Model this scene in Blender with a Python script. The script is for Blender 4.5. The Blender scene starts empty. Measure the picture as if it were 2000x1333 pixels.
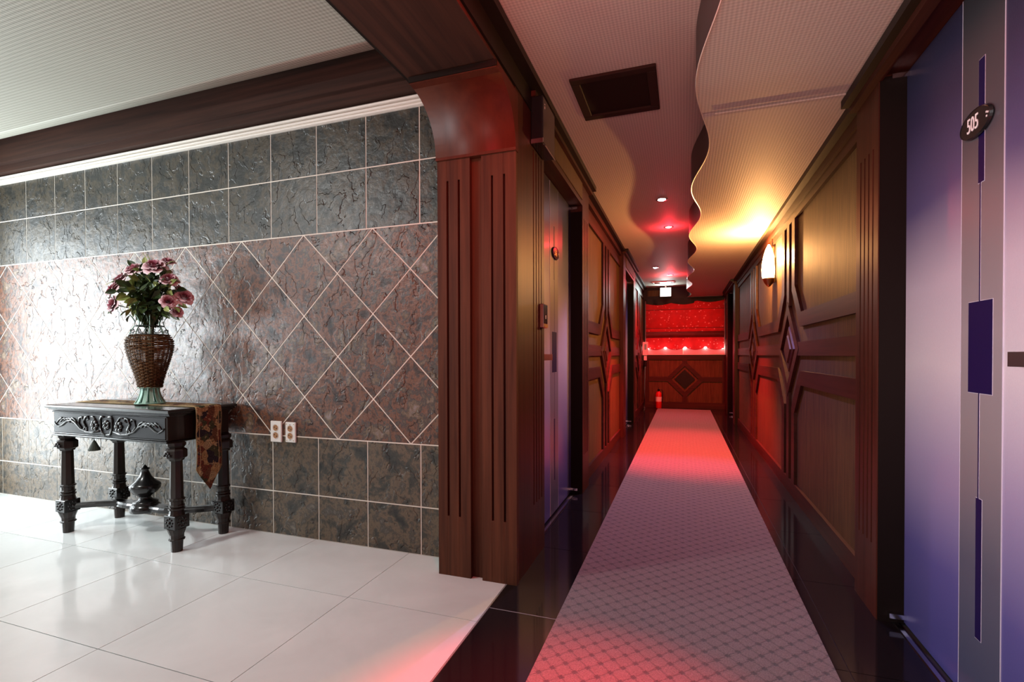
import bpy, bmesh, math, random
from math import sin, cos, pi, radians
from mathutils import Vector, Matrix
random.seed(7)
scn = bpy.context.scene
COL = scn.collection

# ------------------------------------------------------------ camera
yaw, pitch, roll = radians(19.137), radians(-.624), radians(-.148)
F = Vector((-sin(yaw)*cos(pitch), cos(yaw)*cos(pitch), sin(pitch)))
r0 = Vector((cos(yaw), sin(yaw), 0)); u0 = r0.cross(F)
RR = r0*cos(roll)+u0*sin(roll); UU = -r0*sin(roll)+u0*cos(roll)
cam_d = bpy.data.cameras.new('camera'); cam = bpy.data.objects.new('camera', cam_d); COL.objects.link(cam)
cam.matrix_world = Matrix(((RR.x, UU.x, -F.x, 0), (RR.y, UU.y, -F.y, 0), (RR.z, UU.z, -F.z, 1.05), (0, 0, 0, 1)))
cam_d.sensor_width = 36; cam_d.lens = 966.2*36/2000; cam_d.shift_y = 38.2/2000; cam_d.clip_start = .02
scn.camera = cam

# ------------------------------------------------------------ world, colour management
w = bpy.data.worlds.new('world'); scn.world = w; w.use_nodes = True
w.node_tree.nodes['Background'].inputs[0].default_value = (.85, .93, 1, 1)
w.node_tree.nodes['Background'].inputs[1].default_value = .8
vs = scn.view_settings; vs.view_transform = 'Standard'; vs.look = 'None'; vs.exposure = 0.0; vs.gamma = 1
vs.use_curve_mapping = False

# ------------------------------------------------------------ lights
def light(name, kind, loc, power, color=(1, 1, 1), size=.1, size_y=None, aim=None, angle=90, blend=.6, spread=180):
    d = bpy.data.lights.new(name, kind); d.energy = power; d.color = color
    if kind == 'AREA':
        d.size = size
        if size_y: d.shape = 'RECTANGLE'; d.size_y = size_y
        d.spread = radians(spread)
    else:
        d.shadow_soft_size = size
    if kind == 'SPOT': d.spot_size = radians(angle); d.spot_blend = blend
    o = bpy.data.objects.new(name, d); COL.objects.link(o); o.location = loc
    if aim is not None:
        v = Vector(aim)-Vector(loc); o.rotation_euler = v.to_track_quat('-Z', 'Y').to_euler()
    return o
RED = (1, .03, .05)
WHT = (.80, .84, 1)
light('window_daylight', 'AREA', (-5.35, 1.55, 1.08), 88, (.88, .97, 1), 1.0, 2.0, aim=(-4.35, 1.85, 1.08))
light('window_daylight_low', 'AREA', (-5.25, .36, 1.36), 16, (.90, .96, 1), .35, .4, aim=(-4.0, 2.3, 1.15), spread=80)
light('lobby_daylight', 'AREA', (-3.4, -2.7, 1.5), 14, (.95, .98, 1), 2.2, 1.6, aim=(-2.6, 2.0, .9))
light('lobby_lamp', 'AREA', (-3.1, .42, 2.40), 40, (.97, .98, .96), .25, .25, aim=(-2.6, .9, 0))
light('white_spot_near', 'SPOT', (-.18, 4.46, 2.36), 135, (.36, .32, 1), .02, aim=(-.05, 3.75, 0), angle=86, blend=.5)
light('white_spot_far', 'SPOT', (-.41, 7.90, 2.36), 30, (.70, .66, 1), .02, aim=(-.2, 7.6, 0), angle=92, blend=.5)
light('red_spot_near', 'SPOT', (-.15, 5.44, 2.36), 1000, RED, .02, aim=(0, 5.75, 0), angle=74, blend=.7)
light('red_spot_far', 'SPOT', (-.21, 8.70, 2.36), 300, RED, .02, aim=(-.25, 8.9, 0), angle=120, blend=.7)
light('red_spot_front', 'SPOT', (-.20, 1.15, 2.36), 700, RED, .02, aim=(-.28, 1.18, 0), angle=38, blend=1)
light('red_glow_front', 'POINT', (-.40, 1.15, 2.30), 13, RED, .03)
light('red_spill_front', 'SPOT', (-.42, 1.15, 2.36), 16, RED, .02, aim=(-.45, 1.2, 0), angle=165, blend=.3)
light('red_glow_near', 'POINT', (-.15, 5.44, 2.30), 7, RED, .03)
light('red_glow_far', 'POINT', (-.21, 8.70, 2.30), 14, RED, .03)
light('sconce_bulb', 'POINT', (.650, 5.0, 1.93), 105, (1, .47, .15), .012)
light('door_fill', 'AREA', (-1.3, -.7, 1.15), 4.4, (1, .93, .97), .35, .30, aim=(.81, 1.75, .98), spread=50)  # added fill light for the near right door, not a lamp of the lobby
light('ceiling_fill', 'AREA', (.1, -1.3, .9), 21, (1, .42, .37), 1.0, .8, aim=(0, 1.2, 2.38), spread=100)  # added pink uplight, unseen, brightens the near corridor ceilings
light('curtain_backlight', 'AREA', (0, 10.62, 1.6), 14, (1, .75, .7), 1.4, 1.1, aim=(0, 9, 1.5))

# ------------------------------------------------------------ material helpers
def mat(name, col=(.5, .5, .5), rough=.5, metal=0, spec=.5, coat=0, emit=None, es=0, sheen=0):
    m = bpy.data.materials.new(name); m.use_nodes = True
    b = m.node_tree.nodes['Principled BSDF']
    b.inputs['Base Color'].default_value = (*col, 1); b.inputs['Roughness'].default_value = rough
    b.inputs['Metallic'].default_value = metal; b.inputs['Specular IOR Level'].default_value = spec
    b.inputs['Coat Weight'].default_value = coat; b.inputs['Coat Roughness'].default_value = .12
    if emit: b.inputs['Emission Color'].default_value = (*emit, 1); b.inputs['Emission Strength'].default_value = es
    if sheen: b.inputs['Sheen Weight'].default_value = sheen
    return m
class N:
    def __init__(s, m): s.m = m; s.t = m.node_tree; s.b = s.t.nodes['Principled BSDF']
    def n(s, kind, **kw):
        x = s.t.nodes.new(kind)
        for k, v in kw.items():
            if k.startswith('i_'):
                k = k[2:]; x.inputs[int(k) if k.isdigit() else k.replace('_', ' ')].default_value = v
            else: setattr(x, k, v)
        return x
    def l(s, a, b): s.t.links.new(a, b)
    def math(s, op, a, b=None, c=None):
        x = s.n('ShaderNodeMath', operation=op)
        for i, v in enumerate((a, b, c)):
            if v is None: continue
            if isinstance(v, (int, float)): x.inputs[i].default_value = v
            else: s.l(v, x.inputs[i])
        return x.outputs[0]
    def ramp(s, fac, stops, interp='LINEAR'):
        x = s.n('ShaderNodeValToRGB'); cr = x.color_ramp; cr.interpolation = interp
        while len(cr.elements) < len(stops): cr.elements.new(.5)
        for e, (p, c) in zip(cr.elements, stops):
            e.position = p; e.color = (*c, 1) if not isinstance(c, (int, float)) else (c, c, c, 1)
        s.l(fac, x.inputs[0]); return x.outputs[0]
    def coord(s, scale=(1, 1, 1), rot=(0, 0, 0), loc=(0, 0, 0), rnd=0):
        tc = s.n('ShaderNodeTexCoord'); mp = s.n('ShaderNodeMapping')
        mp.inputs['Scale'].default_value = scale; mp.inputs['Rotation'].default_value = rot; mp.inputs['Location'].default_value = loc
        src = tc.outputs['Object']
        if rnd:
            oi = s.n('ShaderNodeObjectInfo'); cm = s.n('ShaderNodeCombineXYZ')
            for i, k in enumerate((1, 1.7, 2.3)): s.l(s.math('MULTIPLY', oi.outputs['Random'], rnd*k), cm.inputs[i])
            va = s.n('ShaderNodeVectorMath', operation='ADD'); s.l(src, va.inputs[0]); s.l(cm.outputs[0], va.inputs[1]); src = va.outputs[0]
        s.l(src, mp.inputs[0]); return mp.outputs[0]
    def noise(s, vec, scale, detail=4, rough=.5, dist=0, out=0):
        x = s.n('ShaderNodeTexNoise'); x.inputs['Scale'].default_value = scale; x.inputs['Detail'].default_value = detail
        x.inputs['Roughness'].default_value = rough; x.inputs['Distortion'].default_value = dist
        if vec is not None: s.l(vec, x.inputs['Vector'])
        return x.outputs[out]
    def bump(s, h, strength=.3, dist=.01):
        x = s.n('ShaderNodeBump'); x.inputs['Strength'].default_value = strength; x.inputs['Distance'].default_value = dist
        s.l(h, x.inputs['Height']); s.l(x.outputs[0], s.b.inputs['Normal'])
    def mix(s, f, a, b):
        x = s.n('ShaderNodeMix', data_type='RGBA')
        if isinstance(f, (int, float)): x.inputs[0].default_value = f
        else: s.l(f, x.inputs[0])
        for i, v in ((6, a), (7, b)):
            if isinstance(v, tuple): x.inputs[i].default_value = (*v, 1)
            else: s.l(v, x.inputs[i])
        return x.outputs[2]

def wood(name, c1, c2, rough=.32, vertical=True, scale=1, coat=.0, spec=.20):
    m = mat(name, c1, rough+.18, coat=coat, spec=spec); k = N(m)
    v = k.coord(scale=(38*scale, 38*scale, 1.4) if vertical == True else ((1.4, 38*scale, 38*scale) if vertical == 'x' else (38*scale, 1.4, 38*scale)))
    n1 = k.noise(v, 1.0, 5, .6, .4)
    v2 = k.coord(scale=(5, 5, .5) if vertical == True else ((.5, 5, 5) if vertical == 'x' else (5, .5, 5)))
    n2 = k.noise(v2, 1.6, 3, .5)
    f = k.math('ADD', k.math('MULTIPLY', n1, .65), k.math('MULTIPLY', n2, .35))
    k.l(k.ramp(f, [(.36, c1), (.64, c2)]), k.b.inputs['Base Color'])
    k.bump(n1, .08, .002)
    return m
MAH = wood('mahogany', (0.0279, 0.0061, 0.0032), (0.0698, 0.0167, 0.0084), .30)
MAHY = wood('mahogany_rail', (0.0279, 0.0061, 0.0037), (0.0674, 0.0158, 0.0084), .30, vertical='y')
MAHX = wood('mahogany_rail_x', (0.0279, 0.0061, 0.0037), (0.0674, 0.0158, 0.0084), .30, vertical='x')
COLW = wood('column_wood', (.050, .015, .007), (.115, .038, .017), .46, spec=.18)
CAPW = wood('capital_wood', (0.0713, 0.0149, 0.0074), (0.1116, 0.0260, 0.0124), .24, scale=.4)
BEAMY = wood('beam_wood', (0.0330, 0.0132, 0.0084), (0.0720, 0.0270, 0.0162), .42, vertical='y')
BEAMX = wood('beam_wood_x', (0.0270, 0.0120, 0.0084), (0.0600, 0.0240, 0.0156), .42, vertical='x')
DARKW = mat('dark_wood', (.010, .005, .003), .5, spec=.25)
REVEAL = mat('reveal_wood', (.006, .003, .002), .7, spec=.15)
SLOT = mat('groove_black', (.006, .003, .002), .7)

def weave_mat():
    m = mat('woven_panel', (.3, .17, .06), .62, spec=.25); k = N(m)
    v = k.coord()
    sep = k.n('ShaderNodeSeparateXYZ'); k.l(v, sep.inputs[0])
    h = k.math('ADD', sep.outputs[0], sep.outputs[1])
    a = k.math('SINE', k.math('MULTIPLY', h, 2*pi/.011)); b = k.math('SINE', k.math('MULTIPLY', sep.outputs[2], 2*pi/.011))
    p = k.math('MULTIPLY', a, b)
    n = k.noise(k.coord(scale=(30, 30, 2)), 2.0, 4, .6)
    f = k.math('ADD', k.math('MULTIPLY', p, .13), n)
    k.l(k.ramp(f, [(.25, (.055, .028, .009)), (.75, (.14, .074, .024))]), k.b.inputs['Base Color'])
    k.bump(p, .35, .0015); return m
WEAVE = weave_mat()

def paper_mat(name, c1, c2, cell=.024, st=.5):
    m = mat(name, c1, .62, spec=.3); k = N(m)
    v = k.coord(); sep = k.n('ShaderNodeSeparateXYZ'); k.l(v, sep.inputs[0])
    X, Y = sep.outputs[0], sep.outputs[1]
    a = k.math('SINE', k.math('MULTIPLY', k.math('ADD', X, Y), 2*pi/cell))
    b = k.math('SINE', k.math('MULTIPLY', k.math('SUBTRACT', X, Y), 2*pi/cell))
    p = k.math('MULTIPLY', a, b)
    n = k.noise(k.coord(), 2.2, 3, .5)
    f = k.math('ADD', k.math('MULTIPLY', p, .5), .5)
    c = k.mix(f, c1, c2); k.l(k.mix(k.math('MULTIPLY', n, .25), c, tuple(x*.85 for x in c1)), k.b.inputs['Base Color'])
    k.bump(p, st, .003); return m
PAPER = paper_mat('lobby_wallpaper', (.30, .295, .245), (.54, .53, .455), .038, .15)
PAPERC = paper_mat('corridor_wallpaper', (.42, .36, .31), (.66, .57, .49), .030, .12)

def slate_mat(name, stops, seed):
    m = mat(name, (.1, .09, .08), .34, spec=.60); k = N(m)
    v = k.coord(rnd=7.3, loc=(seed, 0, seed))
    # distorted space
    wv = k.noise(v, 5.0, 4, .6, out=1)
    vm = k.n('ShaderNodeVectorMath', operation='SCALE'); k.l(wv, vm.inputs[0]); vm.inputs['Scale'].default_value = .24
    va = k.n('ShaderNodeVectorMath', operation='ADD'); k.l(v, va.inputs[0]); k.l(vm.outputs[0], va.inputs[1])
    mp = k.n('ShaderNodeMapping'); mp.inputs['Rotation'].default_value = (0, .5, 0); mp.inputs['Scale'].default_value = (1.6, 1, .75)
    k.l(va.outputs[0], mp.inputs[0])
    n1 = k.noise(mp.outputs[0], 3.6, 3, .52)
    # terraces: steep edges between flat layers
    t = k.math('MULTIPLY', n1, 7.0); fr = k.math('FRACT', t); fl = k.math('SUBTRACT', t, fr)
    sm = k.ramp(fr, [(0, 0), (.06, .8), (.14, .92), (1, 1)])
    ter = k.math('ADD', fl, sm)
    fine = k.noise(v, 26, 6, .62)
    mid = k.noise(v, 9, 4, .6)
    h = k.math('ADD', k.math('ADD', k.math('MULTIPLY', ter, .50), k.math('MULTIPLY', fine, .28)), k.math('MULTIPLY', mid, .45))
    k.bump(h, 1.0, .012)
    cn = k.noise(v, 9, 8, .72, .25)
    c = k.ramp(cn, stops)
    ed = k.ramp(fr, [(0, .55), (.10, 0), (.9, 0), (1, .25)])
    c2 = k.mix(k.math('MULTIPLY', ed, .6), c, (.02, .018, .017))
    k.l(c2, k.b.inputs['Base Color'])
    k.l(k.ramp(fine, [(.3, .33), (.7, .50)]), k.b.inputs['Roughness'])
    return m
SLATE = slate_mat('slate_grey', [(.34, (.005, .005, .004)), (.45, (.034, .028, .019)), (.52, (.120, .080, .045)), (.58, (.034, .028, .021)), (.70, (.17, .14, .11))], 3)
SLATER = slate_mat('slate_rust', [(.33, (.008, .005, .005)), (.43, (.048, .018, .011)), (.49, (.16, .060, .026)), (.54, (.030, .021, .023)), (.60, (.13, .080, .040)), (.70, (.22, .17, .17))], 9)
SLATEU = slate_mat('slate_dark', [(.30, (.005, .006, .005)), (.46, (.018, .018, .015)), (.54, (.060, .046, .028)), (.60, (.020, .019, .016)), (.72, (.10, .092, .08))], 17)
GROUT = mat('grout', (.72, .66, .58), .8)

def porcelain():
    m = mat('white_porcelain', (.72, .73, .72), .10, spec=.5); k = N(m)
    n = k.noise(k.coord(rnd=5), 2.4, 5, .6, .8)
    k.l(k.ramp(n, [(.35, (.66, .69, .68)), (.7, (.74, .77, .76))]), k.b.inputs['Base Color'])
    k.l(k.ramp(n, [(.3, .07), (.7, .15)]), k.b.inputs['Roughness'])
    return m
PORC = porcelain()
JOINT = mat('floor_joint', (.03, .03, .03), .8)
GRAN = mat('black_granite', (.011, .009, .010), .09, spec=.45)
GJOINT = mat('pale_joint', (.25, .23, .22), .7)

def carpet_mat():
    m = mat('carpet', (.4, .33, .33), .95, spec=.1, sheen=.3); k = N(m)
    nz = k.noise(k.coord(), 60, 3, .6, out=1)
    sc = k.n('ShaderNodeVectorMath', operation='SCALE'); k.l(nz, sc.inputs[0]); sc.inputs['Scale'].default_value = .008
    ad = k.n('ShaderNodeVectorMath', operation='ADD'); k.l(k.coord(), ad.inputs[0]); k.l(sc.outputs[0], ad.inputs[1])
    sep = k.n('ShaderNodeSeparateXYZ'); k.l(ad.outputs[0], sep.inputs[0])
    s = .074
    def tri(a): return k.math('ABSOLUTE', k.math('SUBTRACT', k.math('FRACT', a), .5))
    X = k.math('DIVIDE', sep.outputs[0], s); Y = k.math('DIVIDE', sep.outputs[1], s)
    u = tri(k.math('ADD', k.math('ADD', X, Y), 40.5)); v = tri(k.math('ADD', k.math('SUBTRACT', X, Y), 80.5))
    line = k.math('MINIMUM', u, v); node = k.math('MAXIMUM', u, v)
    lm = k.ramp(line, [(0, .62), (.035, .45), (.075, 0)]); nm = k.ramp(node, [(0, 1), (.13, .95), (.20, 0)])
    f = k.math('MAXIMUM', lm, nm)
    fz = k.noise(k.coord(), 260, 3, .8)
    base = k.ramp(fz, [(.25, (.09, .068, .068)), (.75, (.35, .27, .265))])
    f2 = k.math('MULTIPLY', f, k.ramp(fz, [(.3, 1), (.8, .6)]))
    k.l(k.mix(f2, base, (.055, .05, .06)), k.b.inputs['Base Color'])
    k.bump(k.math('SUBTRACT', fz, k.math('MULTIPLY', f, .5)), .8, .006); return m
CARPET = carpet_mat()

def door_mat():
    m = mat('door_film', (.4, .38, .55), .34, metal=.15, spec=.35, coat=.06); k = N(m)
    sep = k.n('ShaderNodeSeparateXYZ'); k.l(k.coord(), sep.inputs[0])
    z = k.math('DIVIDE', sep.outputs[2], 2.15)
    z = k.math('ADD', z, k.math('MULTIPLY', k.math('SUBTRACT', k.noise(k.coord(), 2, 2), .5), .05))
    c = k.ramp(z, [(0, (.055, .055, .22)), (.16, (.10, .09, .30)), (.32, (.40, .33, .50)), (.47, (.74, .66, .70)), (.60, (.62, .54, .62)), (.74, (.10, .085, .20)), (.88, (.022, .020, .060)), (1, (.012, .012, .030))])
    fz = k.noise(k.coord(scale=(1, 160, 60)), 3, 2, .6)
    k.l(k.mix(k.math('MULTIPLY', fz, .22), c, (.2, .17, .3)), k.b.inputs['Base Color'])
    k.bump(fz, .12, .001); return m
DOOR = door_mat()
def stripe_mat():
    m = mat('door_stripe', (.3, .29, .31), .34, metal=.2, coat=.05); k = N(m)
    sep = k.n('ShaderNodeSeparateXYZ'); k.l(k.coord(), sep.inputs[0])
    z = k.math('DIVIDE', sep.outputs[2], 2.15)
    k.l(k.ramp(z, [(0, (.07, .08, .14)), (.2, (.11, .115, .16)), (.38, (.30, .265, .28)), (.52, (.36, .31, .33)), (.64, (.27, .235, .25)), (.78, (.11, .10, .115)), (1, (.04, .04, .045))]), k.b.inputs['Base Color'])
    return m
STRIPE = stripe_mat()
INLAY = mat('navy_inlay', (.008, .004, .050), .45, spec=.25)
PALE = mat('pale_outline', (.6, .55, .65), .4)
CHROME = mat('chrome', (.75, .75, .77), .15, metal=1)
STEEL = mat('brushed_steel', (.30, .30, .31), .35, metal=1)
BLACKP = mat('black_plastic', (.012, .012, .013), .18)
WHITEP = mat('white_plastic', (.78, .78, .74), .35)
CREAM = mat('cream_moulding', (.74, .70, .63), .38)
PAINTW = mat('white_paint', (.7, .7, .68), .6)
EBONY = mat('ebony_lacquer', (.008, .007, .007), .24, coat=.25, spec=.5)
EBROWN = wood('ebony_brown', (.008, .005, .004), (.024, .013, .009), .28, coat=.4)
GLOW = mat('lamp_white', (1, 1, 1), .5, emit=(.85, .85, 1), es=60)
GLOWR = mat('lamp_red', (1, .1, .1), .5, emit=(1, .03, .03), es=60)
GLOWS = mat('sconce_glass', (1, .9, .7), .4, emit=(1, .72, .34), es=11)
GLOWX = mat('exit_panel', (1, 1, 1), .4, emit=(.80, 1, .97), es=6)
BRASS = mat('brass', (.55, .38, .16), .3, metal=1)

# ------------------------------------------------------------ geometry helpers
def link(name, me, m, parent=None, smooth=False):
    if isinstance(m, bpy.types.Material): me.materials.append(m)
    if smooth:
        for p in me.polygons: p.use_smooth = True
    o = bpy.data.objects.new(name, me); COL.objects.link(o)
    if parent: o.parent = parent; o.matrix_parent_inverse = Matrix.Identity(4)
    return o
def obj(name, bm, m, parent=None, smooth=False, bevel=0):
    if bevel:
        es = [e for e in bm.edges if len(e.link_faces) == 2 and e.calc_face_angle(0) > .5]
        bmesh.ops.bevel(bm, geom=es, offset=bevel, segments=1, affect='EDGES', clamp_overlap=True)
    bmesh.ops.recalc_face_normals(bm, faces=bm.faces)
    me = bpy.data.meshes.new(name); bm.to_mesh(me); bm.free()
    return link(name, me, m, parent, smooth)
def box(bm, x0, x1, y0, y1, z0, z1):
    x0, x1 = sorted((x0, x1)); y0, y1 = sorted((y0, y1)); z0, z1 = sorted((z0, z1))
    v = [bm.verts.new(p) for p in ((x0, y0, z0), (x1, y0, z0), (x1, y1, z0), (x0, y1, z0), (x0, y0, z1), (x1, y0, z1), (x1, y1, z1), (x0, y1, z1))]
    for f in ((0, 3, 2, 1), (4, 5, 6, 7), (0, 1, 5, 4), (1, 2, 6, 5), (2, 3, 7, 6), (3, 0, 4, 7)): bm.faces.new([v[i] for i in f])
def bx(name, m, parent, *a, bevel=0):
    bm = bmesh.new(); box(bm, *a); return obj(name, bm, m, parent, bevel=bevel)
def prism(bm, pts, f0, f1):
    """pts 2d, f0/f1 map 2d point to 3d on the two caps"""
    a = [bm.verts.new(f0(*p)) for p in pts]; b = [bm.verts.new(f1(*p)) for p in pts]; n = len(pts)
    bm.faces.new(a); bm.faces.new(b[::-1])
    for i in range(n): bm.faces.new((a[i], b[i], b[(i+1) % n], a[(i+1) % n]))
def lathe(bm, prof, c=(0, 0, 0), seg=24, a0=0, a1=2*pi, axis='z'):
    full = abs(a1-a0-2*pi) < 1e-6; n = seg if full else seg+1; rings = []
    for r, z in prof:
        ring = []
        for i in range(n):
            t = a0+(a1-a0)*i/seg; x, y = r*cos(t), r*sin(t)
            p = (x, y, z) if axis == 'z' else ((z, x, y) if axis == 'x' else (x, z, y))
            ring.append(bm.verts.new((c[0]+p[0], c[1]+p[1], c[2]+p[2])))
        rings.append(ring)
    for j in range(len(rings)-1):
        for i in range(seg):
            k = (i+1) % n
            try: bm.faces.new((rings[j][i], rings[j][k], rings[j+1][k], rings[j+1][i]))
            except ValueError: pass
    if full:
        for ring, (r, z) in ((rings[0], prof[0]), (rings[-1], prof[-1])):
            if r > 1e-4: bm.faces.new(ring)
    return rings
def tube(bm, pts, r, seg=6, closed=False, r_end=None):
    pts = [Vector(p) for p in pts]; n = len(pts); rings = []
    up = Vector((.13, .21, .97)).normalized()
    for i, p in enumerate(pts):
        if closed: t = pts[(i+1) % n]-pts[i-1]
        else: t = pts[min(i+1, n-1)]-pts[max(i-1, 0)]
        t.normalize(); a = t.cross(up)
        if a.length < .05: a = t.cross(Vector((1, 0, 0)))
        a.normalize(); b = t.cross(a)
        rr = r if r_end is None else r+(r_end-r)*i/(n-1)
        rings.append([bm.verts.new(p+(a*cos(2*pi*k/seg)+b*sin(2*pi*k/seg))*rr) for k in range(seg)])
    for i in range(n if closed else n-1):
        A, B = rings[i], rings[(i+1) % n]
        for k in range(seg): bm.faces.new((A[k], A[(k+1) % seg], B[(k+1) % seg], B[k]))
    if not closed: bm.faces.new(rings[0][::-1]); bm.faces.new(rings[-1])
def ball(bm, c, r, sx=1, sy=1, sz=1, seg=8):
    res = bmesh.ops.create_uvsphere(bm, u_segments=seg, v_segments=max(4, seg//2+1), radius=r)
    for v in res['verts']: v.co = Vector((v.co.x*sx+c[0], v.co.y*sy+c[1], v.co.z*sz+c[2]))
def thing(name, label, cat, loc=(0, 0, 0), group=None):
    o = bpy.data.objects.new(name, None); COL.objects.link(o); o.location = loc; o.empty_display_size = .05
    o['label'] = label; o['category'] = cat
    if group: o['group'] = group
    return o
def tag(o, label, cat, group=None):
    o['label'] = label; o['category'] = cat
    if group: o['group'] = group
    return o
def part(name, bm, m, parent, smooth=False, bevel=0):
    """bm given in world coordinates; parent an Empty at loc"""
    off = parent.matrix_basis.translation if parent else Vector((0, 0, 0))
    p = parent
    tot = Vector((0, 0, 0))
    while p: tot += p.location; p = p.parent
    bmesh.ops.translate(bm, verts=bm.verts, vec=-tot)
    return obj(name, bm, m, parent, smooth, bevel)
def pbox(name, m, parent, *a, bevel=0):
    bm = bmesh.new(); box(bm, *a); return part(name, bm, m, parent, bevel=bevel)
def struct(o, label=None):
    o['kind'] = 'structure'
    if label: o['label'] = label
    return o
def text_mesh(name, s, size, m, parent, mw, ext=.0008):
    cu = bpy.data.curves.new(name, 'FONT'); cu.body = s; cu.size = size; cu.extrude = ext; cu.align_x = 'CENTER'; cu.align_y = 'CENTER'; cu.resolution_u = 3
    t = bpy.data.objects.new(name+'_src', cu); COL.objects.link(t)
    dg = bpy.context.evaluated_depsgraph_get(); me = bpy.data.meshes.new_from_object(t.evaluated_get(dg))
    me.transform(mw); bpy.data.objects.remove(t)
    for mm in list(me.materials): me.materials.pop()
    me.materials.clear()
    return link(name, me, m, parent)

ZL, ZR, ZLOB = 2.389, 2.175, 2.5
YT = 2.29; YB = -3.0; YE = 10.3; XLOB = -5.1; WX = .776; PX = .72; DX = .81

# ------------------------------------------------------------ floor
floor = struct(bx('floor', JOINT, None, XLOB-.15, 1.0, YB-.1, YE+.4, -.08, -.004), 'floor of polished white porcelain tiles with black granite in the corridor')
def ftile(x0, x1, y0, y1, m, name):
    g = .0015
    return bx(name, m, floor, x0+g, x1-g, y0+g, y1-g, -.004, 0, bevel=.0006)
xs = [-.768]
while xs[-1] > XLOB: xs.append(max(XLOB, xs[-1]-.607))
ys = [YT, 1.784]
while ys[-1] > YB: ys.append(max(YB, ys[-1]-.607))
for i in range(len(xs)-1):
    for j in range(len(ys)-1):
        ftile(xs[i+1], xs[i], ys[j+1], ys[j], PORC, 'floor_tile')
yg = [YB, -2.3, -1.6, -.9, -.2, .5, 1.2, 1.90, 2.6, 3.29, 3.98, 4.68, 5.37, 6.07, 6.76, 7.46, 8.15, 8.85, 9.54, YE]
for a, b in zip(yg[:-1], yg[1:]):
    for x0, x1 in ((-.762, -.12), (-.12, .52), (.52, .80)):
        ftile(x0, x1, a, b, GRAN, 'granite_tile')
for a, b in ((2.613, 3.70), (6.632, 7.75)): ftile(-.86, -.762, a, b, GRAN, 'granite_tile')
bx('joint_strip', GJOINT, floor, -.7672, -.7628, YB, 2.14, -.004, .0008)
for y in (1.90,): bx('joint_strip', GJOINT, floor, -.762, -.475, y-.0018, y+.0018, -.004, .0006)

# carpet runner
bm = bmesh.new(); box(bm, -.474, .474, YB+.3, 9.98, 0, .009)
carpet = tag(obj('carpet_runner', bm, CARPET, None, bevel=.003), 'long pinkish grey carpet runner with a dark diamond lattice on the black corridor floor', 'carpet')

# ------------------------------------------------------------ ceilings
ceil = struct(bx('ceiling', PAPER, None, XLOB-.1, -1.10, YB-.1, 1.95, ZLOB, ZLOB+.06), 'lobby ceiling papered with beige embossed wallpaper')
bm = bmesh.new()   # added upward roll, shaped to give a dark band of shade along the fascia
prof = [(1.95, 2.5)]+[(1.95+.165*sin(t*pi/20), 2.5+.13*(1-cos(t*pi/20))) for t in range(1, 11)]+[(2.115, 2.655), (1.95, 2.655)]
prism(bm, prof, lambda y, z: (XLOB-.1, y, z), lambda y, z: (-1.10, y, z))
ce_ = obj('shade_roll', bm, PAPER, ceil)
for p_ in ce_.data.polygons: p_.use_smooth = abs(p_.normal.x) < .5 and p_.center.z < 2.64
bx('shade_strip', mat('shade_dark', (.03, .03, .025), .8), ceil, XLOB-.1, -1.1, 2.10, 2.3, 2.655, 2.69)  # added dark strip above the roll, shade put into its colour
ceil2 = struct(bx('ceiling', PAPERC, None, -.84, .35, YB-.1, YE+.1, ZL, ZL+.06), 'raised left half of the corridor ceiling')
wave = lambda y: .088+.041*cos(2*pi*(y-2.885)/1.375)
bm = bmesh.new(); n = 520; y0, y1 = YB, YE
lo, hi = [], []
for i in range(n+1):
    y = y0+(y1-y0)*i/n; x = wave(y)
    dz = .004 if y < 2.5 else 0
    lo.append((x, y, ZR+dz)); hi.append((x, y, ZL))
def grid2(bm, A, B):
    a = [bm.verts.new(p) for p in A]; b = [bm.verts.new(p) for p in B]
    for i in range(len(a)-1): bm.faces.new((a[i], a[i+1], b[i+1], b[i]))
grid2(bm, lo, [(.86, p[1], p[2]) for p in lo])
low = obj('ceiling', bm, PAPERC, None); struct(low, 'dropped right half of the corridor ceiling with a wavy edge')
bm = bmesh.new(); grid2(bm, [(p[0]-.0, p[1], p[2]-.002) for p in lo], hi)
wf = obj('wavy_fascia', bm, mat('fascia_paint', (.045, .032, .028), .45), low, smooth=True)
bm = bmesh.new(); tube(bm, [(p[0], p[1], p[2]-.001) for p in lo[::2]], .0028, 4)
obj('edge_bead', bm, mat('bead', (.7, .6, .5), .3), low)
bx('seam_strip', PAPERC, low, .135, .80, 2.50, 2.508, ZR-.0035, ZR+.001)

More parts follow.
